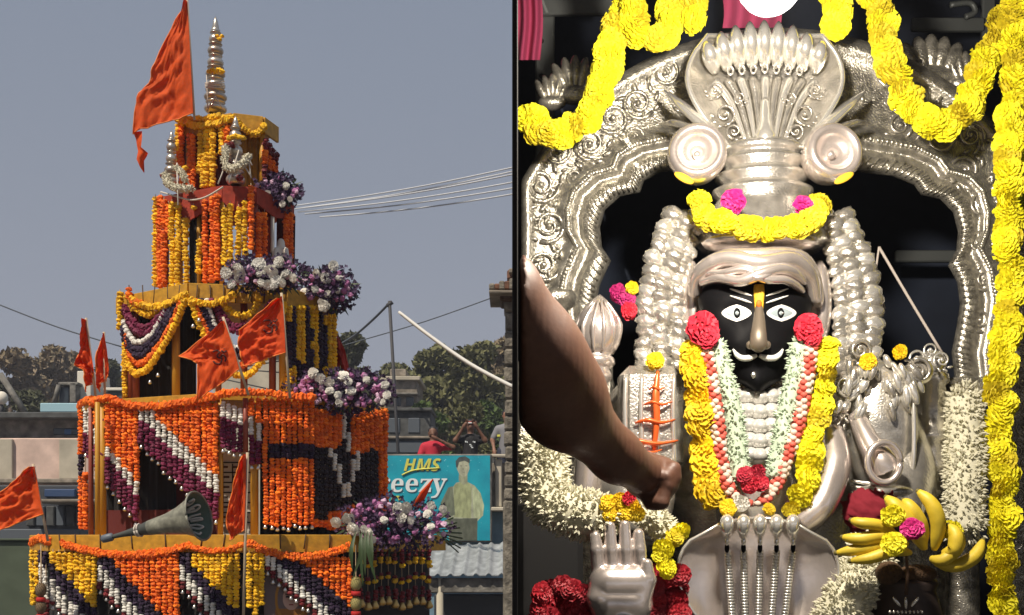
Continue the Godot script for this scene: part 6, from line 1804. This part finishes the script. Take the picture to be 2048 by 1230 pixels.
	part(o, "jaw", ell_px(1770, 985, 1.95, 62, 18, 34), M.silver)
	rng.seed = 640
	for i in 46:   # bristling embossed leaves over the shoulder
		var lx := rng.randf_range(1676, 1838); var ly := 716.0 + rng.randf_range(0, 104) + absf(lx - 1765) * 0.12
		part(o, "embossed_leaf", ell_px(lx, ly, 1.975 - rng.randf_range(0, 0.025), rng.randf_range(7, 11), rng.randf_range(15, 26), 9, (lx - 1757) * 0.45 + rng.randf_range(-24, 24), 8, 6), M.silver_bright if i % 3 else M.silver)
	for q in [[1694, 770, 26], [1720, 700, 22], [1838, 742, 26], [1668, 838, 22]]:
		part(o, "scroll", scroll(q[0], q[1], 1.965, q[2], 1.6, q[0] * 1.7, 1.0 if int(q[0]) % 4 else -1.0), M.silver)
		part(o, "embossed_boss", ell_px(q[0], q[1], 1.99, q[2] * 1.1, q[2] * 1.1, 24), M.silver)
	for i in 4: part(o, "plate_moulding", tube_px([[1702, 962 + i * 11, 1.965], [1765, 968 + i * 11, 1.945], [1824, 960 + i * 11, 1.965]], 4, 4, 6), M.silver if i % 2 else M.silver_bright)
	part(o, "forearm", tube_px([[1660, 860, 1.96], [1668, 930, 1.93], [1640, 1010, 1.9], [1600, 1050, 1.9]], [24, 34, 30, 26], 5, 12), M.silver_rose)
	st = new_st()
	var rc := []
	for q in [[0, 40], [14, 38], [26, 26], [30, 10], [24, -4], [34, -10], [36, -24], [28, -32], [30, -60], [27, -64], [29, -120], [36, -126], [36, -140], [27, -146], [29, -180], [36, -186], [36, -200], [28, -206], [28, -300]]: rc.append(Vector2(q[0], q[1]) * K * 2.06)
	lathe(st, rc, 20, Transform3D(Basis(), P(1862, 740, 2.06)))
	part(o, "right_column", fin(st), M.silver)
	for q in [[1836, 716, 20], [1884, 720, 18], [1862, 700, 16]]: part(o, "scroll", scroll(q[0], q[1], 2.0, q[2], 1.5, 40.0 + q[0], 1.0), M.silver_bright)
	# left shoulder block painted with vermilion bars
	st = new_st(); cbox(st, P(1300, 840, 1.99), Vector3(126, 210, 84) * K * 1.99, 0.036); part(o, "shoulder_block", fin(st), M.silver)
	for q in [[1296, 884, 60, 9], [1310, 842, 40, 8], [1316, 806, 28, 6], [1314, 776, 16, 5], [1290, 902, 34, 6]]:   # finger-smeared vermilion strokes
		part(o, "vermilion_stroke", tube_px([[q[0] - q[2], q[1] + 4, 1.946], [q[0] - q[2] * 0.4, q[1] - 2, 1.940], [q[0] + q[2] * 0.3, q[1] + 3, 1.940], [q[0] + q[2], q[1] - 3, 1.947]], [q[3] * 0.3, q[3], q[3] * 0.8, q[3] * 0.3], 4, 8, 0.6), M.vermilion)
	part(o, "vermilion_stroke", tube_px([[1316, 742, 1.946], [1312, 790, 1.941], [1314, 840, 1.941], [1308, 900, 1.946]], [3, 8, 7, 4], 4, 8, 0.6), M.vermilion)
	for i in 4: part(o, "block_rib", tube_px([[1252 + i * 32, 750, 1.955], [1250 + i * 32, 830, 1.95], [1254 + i * 32, 930, 1.955]], 5, 4, 8), M.silver_bright)
	part(o, "left_forearm", tube_px([[1290, 930, 1.97], [1300, 1000, 1.94], [1280, 1080, 1.9]], [50, 50, 40], 5, 12), M.silver)
	# the mace held at the left
	var mc := thing("silver_mace", "fluted silver mace with a pointed head, left of the deity's head", "mace", P(1195, 1000, 2.0))
	st = new_st()
	var pm := []
	for q in [[0, 62], [10, 54], [26, 40], [44, 14], [50, -12], [46, -36], [36, -56], [30, -60], [38, -66], [40, -76], [34, -84], [30, -88], [36, -98], [34, -108], [28, -116], [28, -150], [26, -240], [26, -360]]: pm.append(Vector2(q[0], q[1]) * K * 2.0)
	lathe(st, pm, 14, Transform3D(Basis(Vector3.BACK, deg_to_rad(-4)), P(1196, 650, 2.0)), true)
	part(mc, "mace_head", fin(st), M.silver_rose)
	for i in 6:
		var a := -1.2 + i * 0.48
		part(mc, "flute", tube_px([[1200 + sin(a) * 12, 600, 1.99 - 0.02 * cos(a)], [1197 + sin(a) * 46, 650, 2.0 - 0.042 * cos(a)], [1196 + sin(a) * 36, 700, 2.0 - 0.032 * cos(a)]], [2, 6, 3], 5, 6), M.silver_rose)
	# cobra of five heads at the bottom
	var cb2 := thing("silver_cobra", "smooth silver five-headed cobra with a spread hood, at the bottom centre", "statue", P(1516, 1250, 1.8))
	var cw := func(v: float) -> float:
		var L := [40.0, 86.0, 118.0, 141.0, 155.0, 161.0, 156.0, 136.0, 80.0]
		var x := v * 8.0; var i := mini(int(x), 7)
		return cubic_interpolate(L[i], L[i + 1], L[maxi(i - 1, 0)], L[mini(i + 2, 8)], x - i)
	var ch := func(u: float, v: float, off: float) -> Vector3:
		var a := u * 2.0 - 1.0
		return P(1516 + a * cw.call(v), lerpf(1300, 1050, v) - 14.0 * (1.0 - a * a) * v * v * v, 1.80 + 0.035 * (1.0 - a * a) + off)
	st = new_st()
	grid(st, 30, 24, func(u, v): return ch.call(u, v, 0.0)); grid(st, 30, 24, func(u, v): return ch.call(u, v, 0.01))
	part(cb2, "hood", fin(st), M.silver_rose)
	rim = []
	for i in 17: rim.append(ch.call(0.0, i / 16.0, -0.002))
	for i in range(1, 9): rim.append(ch.call(i / 8.0, 1.0, -0.002))
	for i in range(1, 17): rim.append(ch.call(1.0, 1.0 - i / 16.0, -0.002))
	st = new_st(); tube(st, rim, 3.5 * K * 1.8, 7); part(cb2, "hood_rim", fin(st), M.silver_bright)
	for i in 5:
		var x := 1454 + i * 33.0
		part(cb2, "cobra_head", tube_px([[x, 1072, 1.79], [x - 1, 1056, 1.765], [x, 1042, 1.765], [x, 1034, 1.78]], [8, 13, 14, 6], 4, 10), M.silver_bright)
		part(cb2, "cobra_tongue", ell_px(x, 1082, 1.775, 5, 9, 5), M.silver_bright)
		part(cb2, "dark_throat", ell_px(x, 1096, 1.79, 5, 10, 4), M.stone_black)
		var pts := []
		for j in 9: pts.append([lerpf(x, 1516 + (i - 2) * 24, j / 8.0), 1100 + j * 22, 1.805])
		part(cb2, "neck", tube_px(pts, 7.5, 2, 8), M.silver)
		st = new_st()
		for j in 30:
			var y := 1104.0 + j * 6.0
			ellip(st, P(lerpf(x, 1516 + (i - 2) * 24, (y - 1100) / 176.0), y, 1.796), Vector3(8.5, 2.4, 5) * K * 1.8, 7, 4)
		tag(part(cb2, "neck_scales", fin(st), M.silver_bright), "", "", "", "stuff")
	# raised silver palm
	var hd := thing("silver_hand", "raised silver palm with closed fingers, lower left of the deity", "statue", P(1243, 1250, 1.76))
	var d := 1.735; var k2 := K * d
	st = new_st()
	var caps := [[P(1216, 1168, d), P(1270, 1168, d), 40 * k2, 40 * k2], [P(1220, 1208, d), P(1264, 1208, d), 42 * k2, 42 * k2], [P(1243, 1240, d + 0.005), P(1243, 1300, d + 0.02), 50 * k2, 47 * k2], [P(1278, 1196, d - 0.010), P(1296, 1160, d - 0.014), 26 * k2, 17 * k2], [P(1296, 1160, d - 0.014), P(1294, 1128, d - 0.014), 16 * k2, 11 * k2], [P(1200, 1196, d - 0.008), P(1204, 1156, d - 0.004), 28 * k2, 22 * k2]]
	var tips := [[1190, 1062], [1219, 1042], [1249, 1040], [1277, 1058]]
	for i in 4:
		var x := 1197.0 + i * 28.0
		caps.append([P(x, 1146, d), P(x + (tips[i][0] - x) * 0.5, 1100, d - 0.004), 14.0 * k2, 13.6 * k2])
		caps.append([P(x + (tips[i][0] - x) * 0.5, 1100, d - 0.004), P(tips[i][0], tips[i][1] + 10, d - 0.001), 13.6 * k2, 11.6 * k2])
	caps_mesh(st, caps, 0.0024, 0.0022)
	part(hd, "palm", fin(st), M.silver_rose)

func build_offerings() -> void:
	rng.seed = 900
	var gy := "yellow chrysanthemum garlands over the arch"
	mum_garland("yellow chrysanthemum garland draped in a half loop across the arch's left shoulder", [[1066, 238, 2.1], [1086, 268, 2.1], [1130, 268, 2.09], [1176, 232, 2.09], [1206, 160, 2.09], [1228, 80, 2.09], [1244, 20, 2.1], [1250, -30, 2.1]], 27, 29, 9.5, "mumyellow", gy)
	mum_garland("short yellow garland loop at the top, left of the cobra hood", [[1262, 20, 2.08], [1272, 62, 2.08], [1310, 76, 2.08], [1340, 64, 2.08], [1340, 10, 2.08], [1342, -20, 2.08]], 27, 28, 8.5, "mumyellow", gy)
	mum_garland("yellow garland end hanging straight down beside the hood's top left", [[1382, -20, 2.07], [1386, 20, 2.07], [1392, 60, 2.07]], 27, 29, 8.5, "mumyellow", gy)
	mum_garland("yellow garland end hanging beside the hood's top right", [[1676, -30, 2.07], [1672, 10, 2.07], [1668, 62, 2.07]], 27, 29, 8.5, "mumyellow", gy)
	mum_garland("yellow chrysanthemum garland in a deep U across the arch's right shoulder", [[1738, -20, 2.09], [1762, 40, 2.08], [1778, 110, 2.07], [1800, 180, 2.07], [1838, 236, 2.07], [1886, 250, 2.07], [1930, 222, 2.07], [1962, 150, 2.08], [1990, 90, 2.09], [2014, 20, 2.1]], 27, 29, 9.5, "mumyellow", gy)
	mum_garland("long yellow garland hanging vertically down the right edge of the shrine", [[2030, 10, 2.04], [2026, 180, 2.04], [2014, 330, 2.04], [2018, 480, 2.03], [2012, 640, 2.03], [2000, 800, 2.02], [2004, 960, 2.0], [2004, 1120, 1.98], [2008, 1260, 1.98]], 28, 28, 9, "mumyellow", gy)
	mum_garland("second yellow garland partly cut off by the right edge, above the long one", [[2056, 40, 2.12], [2050, 120, 2.12], [2046, 220, 2.12], [2048, 330, 2.12], [2044, 430, 2.12]], 24, 24, 6, "mumlime", gy)
	mum_garland("golden yellow garland down the left side of the deity's chest", [[1386, 700, 1.93], [1392, 760, 1.92], [1396, 830, 1.91], [1402, 900, 1.9], [1414, 960, 1.89], [1428, 1000, 1.88]], 34, 32, 6, "mumgold", "garlands on the deity's chest")
	mum_garland("yellow garland down the right side of the deity's chest", [[1656, 690, 1.93], [1648, 760, 1.92], [1640, 830, 1.91], [1622, 900, 1.9], [1610, 960, 1.89], [1602, 1004, 1.88]], 32, 28, 6, "mumyellow", "garlands on the deity's chest")
	mum_garland("yellow chrysanthemum crescent wound round the ringed crown", [[1404, 400, 2.02], [1408, 432, 1.98], [1440, 444, 1.95], [1485, 452, 1.93], [1530, 456, 1.925], [1580, 452, 1.935], [1626, 438, 1.96], [1642, 402, 2.01]], 24, 25, 7, "mumyellow")
	var o := thing("magenta_flower", "magenta flower on the crown, left of centre, above the yellow crescent", "flower", P(1466, 416, 1.96), "magenta flowers on the crown")
	mum(o, 1466, 402, 1.96, 27, "mumrose", "flower_head")
	o = thing("magenta_flower", "magenta flower on the crown, right of centre, above the yellow crescent", "flower", P(1606, 420, 1.96), "magenta flowers on the crown")
	mum(o, 1606, 410, 1.96, 22, "mumrose", "flower_head")
	for q in [[1405, 662, 34, "left"], [1616, 662, 28, "right"]]:
		o = thing("red_flower", "red flower tucked beside the deity's %s cheek in the picture" % q[3], "flower", P(q[0], q[1] + 30, 1.92), "red flowers beside the cheeks")
		mum(o, q[0], q[1] - 6, 1.92, q[2], "mumred", "flower_head"); mum(o, q[0] + 8, q[1] + 12, 1.915, q[2] * 0.75, "mumred", "flower_head")
	o = thing("flower_posy", "posy of magenta, red and yellow flowers behind the silver mace", "flowers", P(1255, 640, 2.0))
	mum(o, 1236, 586, 1.99, 20, "mumrose", "magenta_flower"); mum(o, 1254, 600, 1.99, 18, "mumrose", "magenta_flower"); mum(o, 1258, 622, 1.985, 18, "mumred", "red_flower"); mum(o, 1264, 576, 1.985, 15, "mumgold", "yellow_flower")
	for q in [[1310, 722, 18, "above the orange bars"], [1736, 724, 19, "left of the pair on the right shoulder"], [1800, 704, 17, "right of the pair on the right shoulder"]]:
		o = thing("yellow_flower", "single yellow flower %s" % q[3], "flower", P(q[0], q[1] + 15, 1.95))
		mum(o, q[0], q[1], 1.95, q[2], "mumgold", "flower_head")
	o = thing("red_flower_pendant", "red flower cluster hanging at the middle of the deity's chest", "flower", P(1506, 990, 1.86))
	for q in [[1490, 950], [1514, 946], [1500, 968], [1522, 966]]: mum(o, q[0], q[1], 1.86, 19, "mumred", "flower_head")
	for q in [[1456, 1016, "mumgold", 19, "golden flower first from the left"], [1481, 1006, "white", 18, "white flower second from the left"], [1538, 1018, "mumgold", 15, "golden flower in the middle"], [1582, 1020, "mumyellow", 19, "yellow flower at the right"]]:
		o = thing("small_flower", "%s on the cobra's heads" % q[4], "flower", P(q[0], q[1] + 14, 1.78))
		mum(o, q[0], q[1], 1.78, q[3], q[2], "flower_head")
	# white and green jasmine strings along the neck, red and white bead ropes
	jasmine("jasmine_garland", spline(pix_path([[1432, 690, 1.94], [1450, 760, 1.93], [1466, 830, 1.92], [1474, 900, 1.91], [1482, 960, 1.89]]), 6), 0.018, 1100, 0.006, M.jasmine_green, "pale green jasmine garland left of the deity's ringed neck", "jasmine garlands at the neck")
	jasmine("jasmine_garland", spline(pix_path([[1600, 690, 1.94], [1588, 760, 1.93], [1572, 830, 1.92], [1560, 900, 1.91], [1546, 960, 1.89]]), 6), 0.018, 1100, 0.006, M.jasmine_green, "pale green jasmine garland right of the deity's ringed neck", "jasmine garlands at the neck")
	for q in [[[[1410, 690, 1.925], [1424, 770, 1.915], [1436, 850, 1.905], [1442, 920, 1.895], [1460, 980, 1.88], [1500, 1010, 1.865]], "left"], [[[1624, 690, 1.925], [1612, 770, 1.915], [1596, 850, 1.905], [1572, 920, 1.895], [1552, 970, 1.88], [1520, 1010, 1.865]], "right"]]:
		var line := spline(pix_path(q[0]), 8)
		o = thing("bead_garland", "red and white petal rope on the %s of the chest, inside the yellow garland" % q[1], "garland", line[-1], "red and white ropes on the chest")
		st_beads(o, line)
	jasmine("jasmine_garland", spline(pix_path([[1084, 890, 1.8], [1088, 960, 1.79], [1100, 1004, 1.78], [1150, 1026, 1.77], [1200, 1034, 1.76]]), 6), 0.042, 3200, 0.0065, M.jasmine_cream, "thick cream jasmine garland curving under the brown forearm")
	jasmine("jasmine_garland", spline(pix_path([[1926, 800, 2.04], [1930, 900, 2.02], [1928, 980, 2.0], [1930, 1060, 1.99]]), 6), 0.037, 3200, 0.0065, M.jasmine_cream, "thick cream jasmine garland hanging beside the long yellow garland")
	jasmine("jasmine_garland", spline(pix_path([[1742, 1110, 1.84], [1720, 1160, 1.82], [1690, 1210, 1.8], [1668, 1260, 1.8]]), 6), 0.043, 3000, 0.0065, M.jasmine_cream, "thick cream jasmine garland slanting beside the cobra's right edge")
	# small yellow garlands round the silver palm
	o = thing("flower_garland", "gold and red flower garland between the forearm and the silver palm", "garland", P(1240, 1040, 1.74))
	for q in [[1216, 1006], [1222, 1028], [1240, 1002], [1262, 1014], [1272, 1026], [1250, 1026]]: mum(o, q[0], q[1], 1.735, 19, "mumgold", "yellow_flower")
	mum(o, 1258, 998, 1.73, 15, "mumred", "red_flower")
	mum_garland("yellow flower garland beside the silver palm's thumb", [[1356, 1066, 1.76], [1336, 1090, 1.75], [1330, 1120, 1.75], [1340, 1140, 1.75]], 20, 21, 8, "mumyellow")
	jasmine("jasmine_garland", spline(pix_path([[1290, 1030, 1.78], [1316, 1044, 1.78], [1332, 1066, 1.78]]), 5), 0.022, 500, 0.0065, M.jasmine_cream, "short cream jasmine garland behind the silver palm's fingertips")
	for i in 5:
		o = thing("green_leaf", "small green leaf beside the gold flowers under the forearm, %s from the left" % ORD[i + 1], "leaf", P(1206, 1020, 1.74), "leaves at the gold flowers")
		var s := new_st()
		ellip(s, P(1198 + i * 5, 1000 + i * 11, 1.75), Vector3(4, 13, 2) * K * 1.75, 6, 5, Basis(Vector3.BACK, 0.6 - i * 0.3)); part(o, "blade", fin(s), M.leaf_fresh)
	# crimson roses and cloth at the lower left
	o = thing("rose_heap", "heap of dark red rose blooms at the lower left corner", "flowers", P(1120, 1240, 1.75))
	for i in 15: mum(o, 1080 + (i % 5) * 22 + rng.randf_range(-6, 6), 1172 + (i / 5) * 28 - absf((i % 5) - 2.0) * -8.0, 1.75 + rng.randf_range(-0.02, 0.02), 25, "rosedark", "rose_bloom")
	o = thing("rose_heap", "dark red rose blooms between the silver palm and the cobra", "flowers", P(1335, 1240, 1.8))
	for i in 12: mum(o, 1312 + (i % 3) * 22 + rng.randf_range(-5, 5), 1150 + (i / 3) * 26, 1.79 + rng.randf_range(-0.02, 0.02), 24, "rosedark", "rose_bloom")
	var cc := solo("crimson_cloth", G.crumple, M.cloth_crimson, P(1742, 1022, 1.94), "crumpled crimson cloth behind the bananas", "cloth")
	cc.scale = Vector3(54, 46, 34) * K * 1.94
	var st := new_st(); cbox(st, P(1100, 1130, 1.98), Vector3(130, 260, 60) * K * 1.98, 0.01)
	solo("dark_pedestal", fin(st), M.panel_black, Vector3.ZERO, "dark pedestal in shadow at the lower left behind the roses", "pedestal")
	# bananas in a hand, with flowers laid on them
	o = thing("banana_bunch", "bunch of ripe yellow bananas spread to both sides at the lower right", "bananas", P(1810, 1110, 1.74))
	var bs := [[[1812, 1100], [1770, 1090], [1720, 1098], [1672, 1106], 17], [[1815, 1090], [1770, 1072], [1720, 1078], [1684, 1074], 17], [[1800, 1078], [1760, 1052], [1722, 1046], [1702, 1040], 14], [[1850, 1098], [1830, 1060], [1796, 1018], [1772, 994], 20], [[1868, 1100], [1876, 1050], [1864, 1010], [1836, 982], 19],
		[[1884, 1106], [1908, 1100], [1912, 1070], [1896, 1050], 18], [[1870, 1126], [1910, 1132], [1950, 1112], [1966, 1080], 17], [[1860, 1116], [1886, 1120], [1914, 1096], [1924, 1068], 16], [[1822, 1106], [1786, 1102], [1742, 1116], [1700, 1122], 15], [[1848, 1092], [1842, 1050], [1822, 1016], [1806, 1000], 17]]
	for i in bs.size():
		var b: Array = bs[i]
		var pts := []
		for j in 4: pts.append([b[j][0], b[j][1], 1.74 - 0.012 * sin(j) - 0.006 * (i % 3)])
		var w: float = b[4] * 0.9
		var bn := part(o, "banana", tube_px(pts, [w * 0.35, w * 0.85, w, w, w * 0.8, w * 0.3], 5, 6), M.banana)
		part(bn, "tip", ell_px(b[3][0], b[3][1], pts[3][2], 5, 5, 5), M.banana_tip)
	o = thing("flower_posy", "magenta and yellow flowers laid on the bananas", "flowers", P(1810, 1100, 1.7))
	mum(o, 1824, 1058, 1.69, 25, "mumrose", "magenta_flower"); mum(o, 1786, 1032, 1.7, 24, "mumyellow", "yellow_flower"); mum(o, 1788, 1088, 1.69, 25, "mumyellow", "yellow_flower"); mum(o, 1906, 1064, 1.74, 24, "mumyellow", "yellow_flower")
	o = thing("coconut_pot", "dark pot holding two brown coconuts under the bananas", "pot", P(1812, 1250, 1.78))
	part(o, "coconut", ell_px(1778, 1146, 1.77, 27, 24, 26), M.coconut); part(o, "coconut", ell_px(1834, 1148, 1.77, 40, 20, 26), M.coconut)
	var pr := []
	for q in [[0, 30], [58, 28], [62, 18], [56, 6], [64, -20], [74, -60], [72, -110], [40, -140], [0, -142]]: pr.append(Vector2(q[0], q[1]) * K * 1.8)
	st = new_st(); lathe(st, pr, 28, Transform3D(Basis(), P(1812, 1186, 1.8))); part(o, "pot_body", fin(st), mat("pot_brown", lin(0.05, 0.035, 0.03), 0.5, 0.3))
	st = new_st()
	for a in [-40.0, 0.0, 40.0]: ellip(st, P(1812 + a * 0.45, 1206 - absf(a) * 0.05, 1.735), Vector3(4, 13, 3) * K * 1.74, 6, 5, Basis(Vector3.BACK, deg_to_rad(-a)))
	part(o, "painted_mark", fin(st), M.silver)
	st = new_st(); for i in 9: ellip(st, P(1780 + i * 8, 1224, 1.733), Vector3(3, 4, 3) * K * 1.74, 6, 4)
	part(o, "dot_row", fin(st), M.silver)
	part(o, "stalk", tube_px([[1812, 1110, 1.735], [1815, 1150, 1.73], [1812, 1190, 1.73]], 3.5, 4, 6), M.wood_brown)
	# silver side ornaments at the far right, half hidden by the garland
	o = thing("silver_ornaments", "column of small silver scrolls at the right edge behind the yellow garland", "ornament", P(2040, 1240, 2.1))
	for i in 18: part(o, "scroll", scroll(2032 + (i % 2) * 14, 440 + i * 46, 2.12, 22, 1.5, i * 70.0, 1.0 if i % 2 else -1.0), M.silver_worn)
	st = new_st(); cbox(st, P(2040, 850, 2.15), Vector3(60, 860, 20) * K * 2.15, 0.004); part(o, "backing", fin(st), M.silver_worn)

func st_beads(o: Node3D, line: Array) -> void:
	var ps := along(line, 0.0055)
	for c in 2:
		var st := new_st()
		for i in ps.size():
			for j in 3:
				if (i / 2 + j) % 2 != c: continue
				var a := i * 0.9 + j * TAU / 3.0
				ellip(st, ps[i] + Vector3(cos(a) * 0.008, 0, sin(a) * 0.007), Vector3(0.0065, 0.005, 0.006), 6, 4)
		tag(part(o, "red_petals" if c == 0 else "white_petals", fin(st), M.bead_red if c == 0 else M.bead_white), "", "", "", "stuff")

func build_arm() -> void:
	# a brown arm reaching in past the side panel, its hand closed on something small before the deity
	var o := thing("person", "bare brown arm of a person reaching in from the left, fist by the orange bars", "person", P(1180, 800, 1.5))
	var st := new_st()
	var caps := [[P(985, 600, 1.30), P(1068, 730, 1.36), 0.061, 0.055], [P(1068, 730, 1.36), P(1128, 812, 1.42), 0.054, 0.049], [P(1128, 812, 1.42), P(1232, 912, 1.52), 0.048, 0.031], [P(1232, 912, 1.52), P(1282, 946, 1.57), 0.029, 0.029],
		[P(1060, 700, 1.34), P(1120, 770, 1.40), 0.052, 0.046]]
	caps_mesh(st, caps, 0.007, 0.03, func(p: Vector3, v: float) -> float: return maxf(v, 0.0085 - p.x))
	var d := 1.6
	var hand := [[P(1276, 944, 1.57), P(1306, 958, d), 0.028, 0.030], [P(1290, 930, d), P(1330, 944, d), 0.020, 0.019], [P(1290, 968, d), P(1320, 984, d), 0.020, 0.018], [P(1282, 955, d), P(1322, 962, d), 0.026, 0.024]]
	var kn := [[1336, 930], [1340, 948], [1336, 966], [1326, 982]]
	for i in 4:   # four fingers folded: knuckle, middle joint, tip turned back into the palm
		var a := P(kn[i][0] - 14, kn[i][1], d + 0.004); var b := P(kn[i][0] + 10 - i * 2, kn[i][1] + 8, d - 0.022); var c := P(kn[i][0] - 4 - i * 2, kn[i][1] + 24, d - 0.034); var e := P(kn[i][0] - 22, kn[i][1] + 22, d - 0.026)
		hand.append([a, b, 0.0112 - i * 0.0006, 0.0100 - i * 0.0006]); hand.append([b, c, 0.0098 - i * 0.0006, 0.0090 - i * 0.0005]); hand.append([c, e, 0.0088 - i * 0.0005, 0.0076])
	hand.append([P(1288, 976, d - 0.008), P(1304, 1002, d - 0.024), 0.014, 0.0115]); hand.append([P(1304, 1002, d - 0.024), P(1326, 1006, d - 0.036), 0.0112, 0.0088])
	caps_mesh(st, hand, 0.0036, 0.006)
	part(o, "arm", fin(st), M.skin_deep)

const LAMP := 1.4

func _ready() -> void:
	# camera: level, lens shifted up
	var cam := Camera3D.new()
	cam.name = "camera"
	cam.projection = Camera3D.PROJECTION_FRUSTUM
	cam.near = 0.1; cam.far = 1200.0
	cam.size = 1230.0 * K * 0.1
	cam.frustum_offset = Vector2(0, (HY - 615.0) * K * 0.1)
	cam.position = Vector3(0, CAM_H, 0)
	add_child(cam); cam.current = true
	# sky
	var sky := ProceduralSkyMaterial.new()
	sky.sky_top_color = lin(0.20, 0.247, 0.332)
	sky.sky_horizon_color = lin(0.348, 0.360, 0.408)
	sky.sky_curve = 0.28
	sky.ground_bottom_color = lin(0.10, 0.085, 0.07)
	sky.ground_horizon_color = lin(0.28, 0.27, 0.28)
	var env := Environment.new()
	env.background_mode = Environment.BG_SKY
	env.sky = Sky.new(); env.sky.sky_material = sky
	env.tonemap_mode = Environment.TONE_MAPPER_LINEAR
	env.tonemap_exposure = 1.0
	env.sdfgi_enabled = true; env.ssao_enabled = true; env.ssil_enabled = true
	env.fog_enabled = true; env.fog_density = 0.0012; env.fog_light_color = Color(0.70, 0.72, 0.78)
	var we := WorldEnvironment.new(); we.name = "environment"; we.environment = env
	add_child(we)
	# sun: high, behind the viewer's left shoulder
	var sun := DirectionalLight3D.new()
	sun.name = "sun"
	sun.light_energy = 1.5; sun.light_color = Color(1.0, 0.95, 0.87); sun.light_angular_distance = 0.5; sun.shadow_enabled = true
	add_child(sun)
	sun.rotation_degrees = Vector3(-56, -36, 0)
	rng.seed = 7
	build_materials_first()
	build_street()
	build_chariot()
	build_shrine()
	build_strands()
	build_finials()
	build_flags()
	build_bunches()
	build_horn()

func build_materials_first() -> void:
	mat("drape_black", lin(0.012, 0.010, 0.010), 0.9)
	mat("wood_brown", lin(0.11, 0.055, 0.025), 0.7)
	grain(M.wood_brown, noise_tex(0.02, 8, 0.6, 1.0), 3.0)
	mat("board_white", lin(0.66, 0.62, 0.54), 0.7)
	for v in 3:
		var k := [1.0, 0.86, 1.1][v] as float
		mat("white%d" % v, lin(0.74 * minf(k, 1.08), 0.72 * minf(k, 1.08), 0.66 * minf(k, 1.08)), 0.8)
